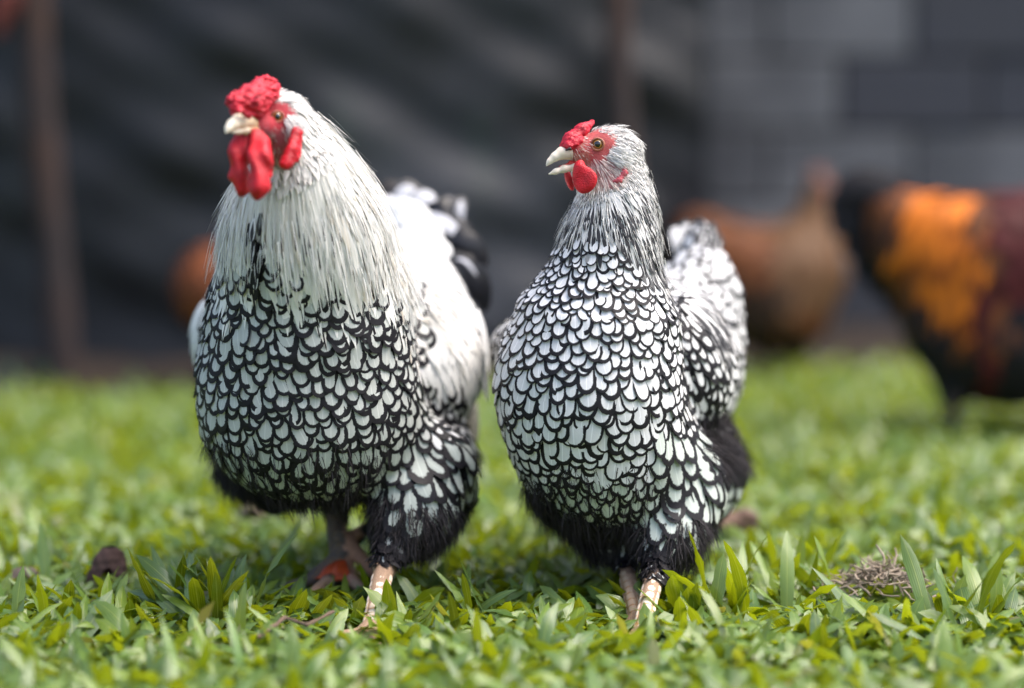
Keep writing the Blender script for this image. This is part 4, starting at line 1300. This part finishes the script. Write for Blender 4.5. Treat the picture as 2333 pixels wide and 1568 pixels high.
    T = [  # root, mid, tip, width px, depth, material
        ((930, 530), (880, 470), (868, 428), 70, 2.62, 'r_grey', 'round'), ((930, 530), (900, 460), (905, 412), 78, 2.615, 'black', 'round'), ((935, 540), (925, 465), (948, 416), 84, 2.61, 'r_grey', 'round'), ((940, 540), (960, 475), (985, 436), 72, 2.605, 'r_grey', 'round'),
        ((950, 560), (985, 500), (1022, 466), 66, 2.60, 'black', 'round'), ((900, 520), (888, 475), (902, 448), 52, 2.59, 'r_grey', 'round'), ((950, 560), (1000, 505), (1042, 500), 60, 2.60, 'r_grey', 'round'),
        ((1020, 560), (1022, 490), (1026, 446), 30, 2.63, 'r_grey', 'strap'), ((1040, 570), (1047, 500), (1052, 448), 26, 2.635, 'r_grey', 'strap'),
        ((980, 560), (1040, 520), (1072, 560), 54, 2.575, 'sickle'), ((960, 540), (1000, 480), (1040, 478), 46, 2.595, 'sickle'), ((970, 550), (1060, 540), (1100, 620), 48, 2.565, 'sickle'),
        ((960, 520), (1020, 500), (1030, 530), 50, 2.60, 'sickle'),
        ((985, 545), (1060, 560), (1085, 640), 46, 2.58, 'sickle'), ((985, 550), (1075, 590), (1103, 712), 44, 2.57, 'sickle'), ((990, 560), (1062, 600), (1092, 690), 50, 2.56, 'sickle'),
        ((1040, 590), (1066, 600), (1092, 640), 12, 2.54, 'r_grey'), ((960, 500), (1010, 505), (1065, 555), 46, 2.565, 'r_grey'), ((880, 470), (930, 470), (985, 505), 40, 2.56, 'r_white'),
        ((890, 500), (950, 500), (1010, 545), 44, 2.55, 'r_white'), ((900, 530), (960, 540), (1030, 580), 44, 2.54, 'r_white')]
    for i, (a, m_, b, w, D0, mt, *pf) in enumerate(T):
        A, B_, C_ = at(*a, D0), at(*m_, D0 - .012), at(*b, D0)
        long_feather(root, 'tail_feather', [A, B_, C_], w * D0 / FPX, M[mt], up, pf[0] if pf else 'strap', 10)
    for i in range(26):       # saddle hackles and the loose white wing fringe at the right edge
        x = RNG.uniform(1040, 1108); y = RNG.uniform(760, 850); D0 = 2.44 + RNG.uniform(-.02, .03)
        l = RNG.uniform(60, 110)
        long_feather(root, 'saddle_feather', [at(x - 10, y - 60, D0), at(x, y, D0 - .004), at(x + 4 + RNG.uniform(-10, 8), y + l * .8, D0)], RNG.uniform(13, 22) * D0 / FPX, M['r_white'], (.5, -1, .1), 'lance', 6)
    for i in range(5):        # folded grey flight feathers under the wing
        D0 = 2.47 + .006 * i
        long_feather(root, 'flight_feather', [at(1030 + 7 * i, 860, D0), at(1052 + 6 * i, 930, D0 - .004), at(1052 + 6 * i, 1000 + 5 * i, D0)], 30 * D0 / FPX, feather_mat('grey_flight_feather', 'plain', pale=(.38, .38, .34), grime=.3), (.5, -1, 0), 'strap', 6)
    # ---- head
    bt = np.array([.86, .80, .66]); bb = np.array([.62, .40, .17])
    bk = empty('beak', (0, 0, 0)); bk.parent = root; bk.location = -Vector(root.location)
    def bpts(lst): return [(at(x, y, D_), r * D_ / FPX) for x, y, D_, r in lst]
    horn('upper_beak', bpts([(578, 284, 2.098, 15), (560, 276, 2.087, 17), (544, 277, 2.078, 16), (529, 284, 2.070, 11), (520, 293, 2.066, 6), (515, 303, 2.063, 2)]), bk, bt, bb, h=.001)
    horn('lower_beak', bpts([(582, 296, 2.094, 8), (560, 298, 2.083, 7.5), (542, 300, 2.075, 5), (529, 302, 2.069, 2.5)]), bk, bt * .8, bb, h=.001)
    sc = 2.09 / FPX
    flesh_part('comb', [Cn((548, 240, 2.085), 27, (575, 232, 2.095), 36, .006), Cn((575, 232, 2.095), 36, (603, 208, 2.115), 30, .006), Cn((603, 208, 2.115), 30, (622, 200, 2.13), 16, .006),
                        E(553, 262, 2.085, 20, 14, 18, k=.005), E(585, 232, 2.07, 14, 14, 10, k=.004), E(530, 228, 2.085, 15, 12, 14, k=.005), E(548, 252, 2.068, 10, 9, 7, k=.004),
                        E(606, 190, 2.11, 20, 12, 16, k=.004), E(604, 222, 2.095, 12, 9, 8, k=.004), E(566, 262, 2.072, 10, 8, 8, k=.004)], root, M['comb'], .0011, lumps(1500, .0008, 4))
    fold = lambda P: np.sin(P[..., 0] * 380 + P[..., 2] * 60 + np.sin(P[..., 2] * 130) * 1.1) * np.float32(.0013)
    flesh_part('wattle', [Cn((588, 308, 2.085), 16, (592, 360, 2.072), 22, .008), Cn((592, 360, 2.072), 22, (592, 425, 2.070), 26, .008), Cn((604, 330, 2.085), 10, (612, 400, 2.08), 11, .006), E(588, 418, 2.068, 24, 32, 10, k=.006)], root, M['wattle'], .0013, fold)
    flesh_part('wattle', [Cn((556, 306, 2.09), 18, (546, 350, 2.09), 22, .008), Cn((546, 350, 2.09), 22, (545, 400, 2.09), 22, .008), Cn((545, 400, 2.09), 20, (556, 430, 2.09), 18, .008)], root, M['wattle'], .0013, fold)
    flesh_part('ear_lobe', [Cn((674, 300, 2.105), 10, (665, 342, 2.096), 11, .005), Cn((665, 342, 2.096), 11, (652, 372, 2.093), 16, .005), Cn((682, 304, 2.108), 7, (676, 364, 2.10), 8, .005)], root, M['wattle'], .0012, lumps(900, .00035, 7))
    im = eye_mat((.60, .22, .03))
    ax = np.array([.30, -1, .05]); ax /= np.linalg.norm(ax); r = 13 * sc
    p, n = surf(f, 632, 266)
    eyeball(p - ax * r * .45, ax, r, im, root)
    ring('eyelid', p + ax * .001, ax, 14 * sc, 2.8 * sc, flesh('pink_eyelid', (.46, .14, .10), (.2, .05, .03)), root, .9)
    q = at(600, 266, 2.17); eyeball(q, np.array([-1, .3, 0]), r, im, root)
    c = surf(f, 668, 282)[0]; idx = np.linalg.norm(info['V'] - c, axis=1) < .0075
    P = info['V'][idx]; N = info['N'][idx]
    strands(P, N, np.tile([.5, -.2, -.6], (len(P), 1)), 22, np.full(len(P), .009), .0014, .0003, M['whitedown'], 'ear_tuft', root, .1)
    # webs between the spread toes of the raised stride leg
    for s_, a2 in ((-1, -40), (1, 44)):
        a0 = fL + np.array([0, 0, .036]); a = hd + math.radians(a2); a1 = hd
        p1 = fL + np.array([math.cos(a), math.sin(a), 0]) * .034 + [0, 0, .010]; p2 = fL + np.array([math.cos(a1), math.sin(a1), 0]) * .034 + [0, 0, .010]
        c = (a0 + p1 + p2) / 3; fr = np.array([0, .0012, 0])
        Vw = np.array([a0, p1, (p1 + p2) / 2 + [0, 0, .003], p2, c, a0 + fr, p1 + fr, (p1 + p2) / 2 + [0, 0, .003] + fr, p2 + fr, c + fr])
        T3 = np.array([[0, 1, 4], [1, 2, 4], [2, 3, 4], [3, 0, 4], [5, 9, 6], [6, 9, 7], [7, 9, 8], [8, 9, 5]])
        Q4 = np.array([[0, 5, 6, 1], [1, 6, 7, 2], [2, 7, 8, 3], [3, 8, 5, 0]])
        link('toe_web', mesh_np('toe_web', Vw, [T3, Q4], M['web']), root)
    a = kR + (fR - kR) * .12
    leg_scales(a, fR + [0, 0, .014], .0096, .0084, root, M['scute'], (-.15, -1, 0), 8)
    claws(tR + tL, root, 1.1)
    return info
ROO = make_rooster()

# ================================================================== BIRDS IN THE BACKGROUND
def bird_behind(name, label, shapes, colour, mats, legs, size_px, seed, D):
    """shapes: primitives; colour(X,Y)->zone name; mats zone->material; legs: list of (px_top, py_top, px_foot, py_foot)"""
    pr = list(shapes); tips = []
    ft = []
    for (a, b, c, d) in legs:
        Df = ground_D(d); fp = at(c, d, Df); fp[2] = 0; kp = at(a, b, Df)
        fo, t_ = foot_prims(fp, 0.2, 1.1); tips += t_
        pr += [Cw(kp, .0105, fp + [0, 0, .014], .0080, .01)] + fo; ft.append(fp)
    basep = np.mean(ft, 0)
    def zones(X, Y, D_, P):
        z = colour(X, Y); z[P[:, 2] < .085] = 'leg'; return z
    pal = {'leg': (.10, .07, .06), 'face': (.20, .085, .06)}
    def skincol(P):
        X, Y, D_ = px_of(P); z = zones(X, Y, D_, P)
        c = np.zeros((len(P), 3)); c[:] = (.02, .016, .016)
        for k, v in pal.items(): c[z == k] = v
        return c
    c0 = at(*[float(np.mean([px_of(s[1][None])[i][0] for s in shapes])) for i in (0, 1)], D)
    guides = [((x_, y_, D - .1), (d_[0], .1, d_[1])) for x_, y_, d_ in mats['guides']]
    info = build_bird(name, tuple(basep), pr, label, 'chicken', zones, guides, skincol, h=.0045)
    for zn, (mt, sz, lf) in mats['zones'].items():
        plume(info, zn, zn + '_feather', zn + '_plumage', mt, sz, lf, 1.3, 'lance' if lf > 3 else 'round', .006, 6, .15, .03, parts=False)
    claws(tips, info['root'], 1.1)
    return info

def far_orange():
    D = 3.50
    shapes = [E(2290, 640, D, 200, 200, 150, k=.05), E(2480, 620, D, 190, 190, 150, k=.06), E(2260, 780, D, 130, 120, 120, k=.05), E(2330, 800, D, 150, 110, 110, k=.05),
              E(2110, 560, D, 130, 120, 90, 0, 0, 20, .05), Cn((2175, 800, D), 70, (2172, 900, D), 22, .03), Cn((2440, 800, D + .05), 70, (2430, 900, D + .05), 22, .03), E(2030, 480, D, 55, 40, 45, 0, 0, 20, .03),
              Cn((2620, 520, D), 90, (2690, 380, D), 50, .05), E(2700, 350, D, 42, 42, 38, k=.02), Cn((2730, 355, D), 16, (2765, 362, D), 3, .01),
              E(2150, 700, D, 80, 110, 80, 0, 0, 25, .04)]
    def colour(X, Y):
        z = np.full(len(X), 'belly', dtype='<U8')
        o = (X > 2030) & (X < 2310) & (Y < 585 + .75 * (X - 2030)) & (Y < 725) & (Y > 380); z[o] = 'saddle'
        e_ = (X + 22 * np.sin(Y * .05) - 2040 < 55) | (Y + 18 * np.sin(X * .06) > 535 + .75 * (X - 2030)) | (Y + 15 * np.sin(X * .08) > 690) | (X > 2262)
        z[o & e_] = 'edge'
        z[(X >= 2290) & (Y < 640)] = 'shoulder'; z[(X > 2560) & (Y < 560)] = 'saddle'; z[(X > 2665) & (Y < 395)] = 'face'
        z[(X > 2235) & (X < 2290) & (Y > 560)] = 'shoulder'
        return z
    g = [(2060, 480, (-.6, -.7)), (2200, 550, (-.15, -1)), (2330, 600, (-.3, -1)), (2250, 800, (-.2, -1)), (2620, 450, (-.4, -1))]
    info = bird_behind('rooster', 'blurred orange and black rooster, cut off by the right edge', shapes, colour,
                {'guides': g, 'zones': {'belly': (M['black'], 40, 2.5), 'saddle': (M['orange'], 26, 5.0), 'edge': (M['brown'], 26, 5.0), 'shoulder': (M['maroon'], 34, 3.0)}},
                [(2172, 885, 2172, 1022), (2430, 885, 2436, 1030)], 30, 3, D)
    root = info['root']
    # drooping black tail feathers and the sickles
    for i, (a, m, b, w) in enumerate([((2060, 470), (1985, 420), (1905, 430), 60), ((2050, 480), (1965, 440), (1895, 470), 60), ((2050, 500), (1960, 490), (1905, 540), 66), ((2060, 520), (1985, 530), (1935, 590), 66),
                                      ((2070, 540), (2000, 570), (1965, 640), 66), ((2080, 560), (2020, 610), (2005, 680), 60), ((2080, 450), (2010, 410), (1930, 405), 46), ((2060, 500), (1950, 455), (1900, 505), 60), ((2090, 600), (2050, 660), (2050, 720), 60)]):
        D0 = D - .02 + .012 * i
        long_feather(root, 'tail_feather', [at(*a, D0), at(*m, D0), at(*b, D0)], w * D0 / FPX, M['black'], (.1, -1, .3), 'strap', 8)
    for i, (a, b) in enumerate([((2080, 440), (1940, 412)), ((2140, 432), (2020, 425)), ((2240, 425), (2150, 430)), ((2330, 428), (2250, 428))]):
        pass
    # comb on the head beyond the frame
    s = D / FPX
    flesh_part('comb', [E(2695, 308, D, 34, 18, 8, k=.01), E(2720, 300, D, 10, 16, 6, k=.01), E(2695, 292, D, 10, 18, 6, k=.01), E(2672, 300, D, 10, 14, 6, k=.01)], root, M['comb'], .003)
    flesh_part('wattle', [E(2728, 392, D - .01, 16, 26, 6)], root, M['wattle'], .003)
    eyeball(at(2714, 345, D - .026), (0.2, -1, 0), .0055, eye_mat((.5, .2, .03)), root)
    return info
far_orange()

def far_gold():
    D = 4.32
    shapes = [E(1700, 640, D, 130, 120, 110, k=.05), E(1790, 640, D, 120, 110, 100, k=.05), Cn((1835, 600, D), 85, (1862, 480, D), 42, .04), E(1864, 425, D, 30, 28, 27, k=.02), Cn((1885, 430, D), 10, (1908, 436, D), 2.5, .008),
              E(1620, 560, D, 90, 70, 60, 0, 0, 30, .05), E(1760, 720, D, 110, 70, 90, k=.05), Cn((1745, 760, D), 40, (1745, 800, D), 16, .03), Cn((1810, 760, D), 40, (1812, 800, D), 16, .03)]
    def colour(X, Y):
        z = np.full(len(X), 'belly', dtype='<U8')
        z[(Y < 690)] = 'saddle'; z[(X > 1800) & (Y < 660)] = 'neck'; z[(X > 1860) & (Y < 440)] = 'face'
        z[(Y > 600) & (X < 1800)] = 'belly'
        return z
    info = bird_behind('hen', 'blurred golden brown hen with a pinkish red face, standing by the block wall', shapes, colour,
                {'guides': [(1640, 560, (-.8, -.3)), (1750, 650, (-.5, -.8)), (1860, 500, (-.1, -1)), (1760, 720, (-.2, -1))],
                 'zones': {'belly': (feather_mat('dark_brown_feather', 'plain', pale=(.045, .026, .018)), 34, 2.5), 'saddle': (M['brown'], 30, 3.4), 'neck': (M['gold'], 20, 4.6)}},
                [(1745, 795, 1748, 858), (1812, 795, 1816, 862)], 30, 5, D)
    root = info['root']
    flesh_part('comb', [E(1866, 398, D, 20, 9, 7, k=.01), E(1852, 392, D, 6, 9, 5, k=.01), E(1874, 390, D, 6, 10, 5, k=.01)], root, flesh('dull_pink_comb', (.20, .07, .055), (.12, .04, .03)), .003)
    flesh_part('wattle', [E(1884, 458, D - .01, 12, 18, 6)], root, M['wattle'], .003)
    eyeball(at(1872, 420, D - .020), (0.2, -1, 0), .0045, eye_mat((.5, .2, .03)), root)
    for i, (a, m, b, w) in enumerate([((1610, 560), (1560, 500), (1530, 440), 50), ((1600, 570), (1545, 520), (1510, 480), 50), ((1620, 550), (1585, 490), (1565, 430), 46)]):
        long_feather(root, 'tail_feather', [at(*a, D + .01 * i), at(*m, D + .01 * i), at(*b, D + .01 * i)], w * D / FPX, M['black'], (.1, -1, .3), 'strap', 8)
far_gold()

def far_left():
    D = 4.05
    shapes = [E(545, 665, D, 128, 92, 100, k=.05), Cn((620, 640, D), 60, (660, 560, D), 30, .04), E(668, 540, D, 22, 21, 21, k=.02), Cn((680, 545, D), 8, (697, 550, D), 2, .006), E(470, 640, D, 60, 78, 80, 0, 0, 15, .04),
              Cn((520, 750, D), 40, (520, 830, D), 16, .03), Cn((580, 750, D), 40, (582, 830, D), 16, .03)]
    def colour(X, Y):
        z = np.full(len(X), 'belly', dtype='<U8'); z[(Y < 705) & (X < 560)] = 'saddle'; z[(X > 655) & (Y < 560)] = 'face'
        return z
    info = bird_behind('hen', 'blurred dark hen with a rust orange rump, mostly hidden behind the big rooster', shapes, colour,
                {'guides': [(450, 600, (-.3, -1)), (560, 640, (-.8, -.4)), (540, 740, (-.3, -1))],
                 'zones': {'belly': (feather_mat('sooty_feather', 'plain', pale=(.03, .02, .016)), 34, 2.5), 'saddle': (feather_mat('rust_feather', 'plain', pale=(.24, .075, .03), alt=(.05, .02, .012)), 24, 4.6)}},
                [(520, 825, 516, 905), (582, 825, 580, 912)], 30, 6, D)
    root = info['root']
    flesh_part('comb', [E(668, 516, D, 18, 10, 6, k=.01), E(672, 510, D, 6, 10, 5, k=.01)], root, M['comb'], .003)
    flesh_part('wattle', [E(682, 566, D - .01, 7, 11, 4)], root, M['wattle'], .003)
    eyeball(at(672, 537, D - .015), (.2, -1, 0), .004, eye_mat((.5, .2, .03)), root)
    for i, (a, m, b, w) in enumerate([((450, 640), (405, 650), (392, 700), 40), ((455, 660), (415, 680), (405, 735), 40), ((470, 680), (430, 710), (425, 760), 40)]):
        long_feather(root, 'tail_feather', [at(*a, D + .012 * i), at(*m, D + .012 * i), at(*b, D + .012 * i)], w * D / FPX, M['black'], (.1, -1, .3), 'strap', 8)
far_left()

# ================================================================== THINGS LYING OR GROWING IN THE GRASS
def tuft_plant(px, py, n, hL, spread, label, lean_bias=0.0, tone=(.2, .7), width=.0088, seed=0):
    r = np.random.default_rng(seed)
    D = ground_D(py); b = at(px, py, D); b[2] = 0
    root = empty('grass_tuft', tuple(b), label, 'grass tuft', 'taller tufts standing out of the lawn')
    for i in range(n):
        P = b + np.array([r.normal(0, spread), r.normal(0, spread * .7), .008]); yaw = r.uniform(0, 2 * PI)
        lean = abs(r.normal(.48, .30)); L = 1.08 * hL * r.uniform(.6, 1.12)
        if lean_bias: yaw = lean_bias + r.normal(0, .8)
        V, F, uv, rr = blades(P[None], np.array([yaw]), np.array([lean]), np.array([L]), np.array([1.15 * width * r.uniform(.8, 1.25)]), np.array([r.uniform(.1, .9)]), np.array([r.uniform(*tone)]), 8, .22, tw=np.array([r.normal(0, .6)]))
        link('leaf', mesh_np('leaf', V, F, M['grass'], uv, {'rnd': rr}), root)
tuft_plant(500, 1445, 22, .082, .022, 'dark green upright grass tuft left of the rooster\'s front foot', tone=(.0, .35), width=.0100, seed=1)
tuft_plant(400, 1430, 12, .072, .016, 'dark tuft of slanting grass leaves next to the left edge of the biggest tuft', tone=(.05, .4), width=.0095, seed=2)
tuft_plant(120, 1465, 7, .062, .012, 'small light green grass tuft near the left edge of the lawn', tone=(.4, .7), width=.0095, seed=3)
tuft_plant(1085, 1440, 9, .060, .014, 'dark narrow grass tuft between the rooster and the hen', tone=(.0, .45), width=.0075, seed=4)
tuft_plant(1690, 1430, 16, .074, .026, 'fresh yellow green grass tuft just right of the hen\'s feet', tone=(.35, .75), width=.0105, seed=5)
tuft_plant(1820, 1405, 12, .066, .022, 'light green grass tuft left of the heap of dry roots', tone=(.3, .72), width=.0100, seed=6)
tuft_plant(1840, 1345, 12, .070, .020, 'thin leaved grass tuft standing behind the heap of dry roots', tone=(.3, .6), width=.0075, seed=7)
tuft_plant(2170, 1470, 7, .090, .012, 'tallest pair of broad grass leaves right of the dry roots', tone=(.25, .5), width=.0120, seed=8)
tuft_plant(2270, 1445, 9, .066, .016, 'grass tuft at the right edge of the lawn', tone=(.4, .7), width=.0100, seed=9)
tuft_plant(2180, 1310, 12, .066, .022, 'dark blurred grass tuft far right behind the tallest leaves', tone=(.2, .55), width=.0100, seed=10)
tuft_plant(1240, 1345, 5, .064, .008, 'single dark leafed tuft left of the hen\'s far foot', tone=(.0, .3), width=.0085, seed=11)
tuft_plant(1556, 1440, 6, .046, .012, 'broad leafed grass tuft hiding the hen\'s near toes', tone=(.3, .7), width=.0140, seed=12)
tuft_plant(840, 1470, 8, .050, .02, 'low grass tuft in front of the rooster\'s near foot', tone=(.3, .6), width=.0120, seed=13)

def dry_heap():
    m = plain('dry_root', (0.42, 0.34, 0.26), .85, .4, 300, .2, .5)
    c = base_at(2005, 1412); z0 = .031
    root = empty('dry_root_heap', tuple(c), 'tangled heap of dry grey brown roots lying on the grass, lower right', 'dry roots')
    r = np.random.default_rng(3)
    def twig(P, rad, nm):
        P = np.array(P); n = 5; V, F = [], []
        for i, p in enumerate(P):
            t = P[min(i + 1, len(P) - 1)] - P[max(i - 1, 0)]; t /= np.linalg.norm(t) + 1e-9
            a = np.cross(t, [0.3, .2, 1]); a /= np.linalg.norm(a); b = np.cross(t, a); rr = rad * (1 - .5 * i / len(P)) * r.uniform(.8, 1.2)
            for j in range(n): V.append(p + (a * math.cos(2 * PI * j / n) + b * math.sin(2 * PI * j / n)) * rr)
        for i in range(len(P) - 1):
            for j in range(n): F.append([i * n + j, i * n + (j + 1) % n, (i + 1) * n + (j + 1) % n, (i + 1) * n + j])
        link(nm, mesh_np(nm, np.array(V), np.array(F), m), root)
    for k in range(200):
        p = c + np.array([r.normal(0, .022), r.normal(0, .016), z0 + abs(r.normal(0, .006))])
        rr = math.hypot((p[0] - c[0]) / .05, (p[1] - c[1]) / .04)
        p[2] = z0 + .026 * max(0, 1 - rr) * r.uniform(.3, 1.1)
        d = np.array([r.normal(), r.normal(), r.normal(0, .25)]); d /= np.linalg.norm(d)
        pts = [p]
        for s in range(6):
            d = d + r.normal(0, .45, 3) * [1, 1, .4]; d /= np.linalg.norm(d)
            q = pts[-1] + d * .0036; q[2] = max(q[2], z0 - .004); pts.append(q)
        twig(pts, r.uniform(.0006, .0014), 'root_strand')
    for k in range(3):
        p = c + np.array([-.042 + .012 * k, -.01, z0]); twig([p, p + [.008, -.006, .004], p + [.014, -.014, .001], p + [.016, -.022, -.002]], .0014, 'root_strand')
dry_heap()

def chunk(px, py, size, label, col, D=None, name='wood_chunk', cat='wood', seed=0, z=.012):
    m = plain(name + '_bark', col, .85, .7, 160, .2, .5)
    c = base_at(px, py); c[2] = z
    s = np.array(size)
    V, F, _ = surface([Ew(c, s * [.55, .6, .9], roty(.15)), Ew(c + s * [.5, 0, .1], s * [.42, .5, .75], roty(-.2), s[0] * .5), Ew(c - s * [.35, 0, .35], s * [.5, .5, .5], None, s[0] * .5)], max(.0009, s[0] * .05), (lambda P, g=lumps(4.8 / s[0], s[0] * .07, seed), g2=lumps(14 / s[0], s[0] * .03, seed + 1): g(P * np.array([1, 1, .35], np.float32)) * 1.5 + g2(P)))
    o = link(name, mesh_np(name, V - c, F, m)); o.location = Vector(c)
    tag(o, label, cat)
chunk(238, 1374, (.023, .016, .026), 'small upright dark brown wooden stump in the grass, left', (.115, .068, .058), seed=2, z=.026)
chunk(600, 1238, (.028, .012, .009), 'pale grey brown dry leaf lying on the grass behind the rooster', (.34, .27, .22), name='dry_leaf', cat='leaf', seed=5, z=.036)
chunk(1655, 1262, (.034, .022, .011), 'pinkish brown crumpled dry leaf behind the hen\'s tail side', (.24, .155, .12), name='dry_leaf', cat='leaf', seed=8, z=.036)
chunk(55, 1368, (.016, .010, .007), 'greyish withered leaf near the far left edge of the grass', (.25, .19, .16), name='dry_leaf', cat='leaf', seed=9, z=.022)

def stick(pts, rad, label):
    m = plain('stick_bark', (.15, .10, .07), .85, .5, 200)
    P = [base_at(x, y) + [0, 0, z] for x, y, z in pts]
    o0 = P[0].copy()
    V, F, _ = surface([Cw(P[i] - o0, rad * (1 - .1 * i), P[i + 1] - o0, rad * (1 - .1 * (i + 1)), .002) for i in range(len(P) - 1)], rad * .5, lumps(500, rad * .15, 3))
    o = link('stick', mesh_np('stick', V, F, m)); o.location = Vector(o0); tag(o, label, 'stick')
stick([(590, 1530, .030), (650, 1500, .036), (700, 1512, .034), (760, 1490, .038)], .0018, 'thin bent brown twig lying over the grass, bottom left of the rooster')

def red_sliver():
    D = ground_D(1425); a = at(1800, 1405, D - .01); b = at(1835, 1415, D - .012)
    V = np.array([a, (a + b) / 2 + [0, 0, .0022], b, (a + b) / 2 - [0, 0, .0018], (a + b) / 2 + [0, .002, .0]])
    o = link('withered_leaf', mesh_np('withered_leaf', V - a, [np.array([[0, 3, 4], [3, 2, 4], [2, 1, 4], [1, 0, 4]]), np.array([[0, 1, 2, 3]])], plain('orange_red_blade', (.60, .09, .03), .5)))
    o.location = Vector(a); tag(o, 'tiny orange red blade tip beside the heap of dry roots', 'leaf')
red_sliver()
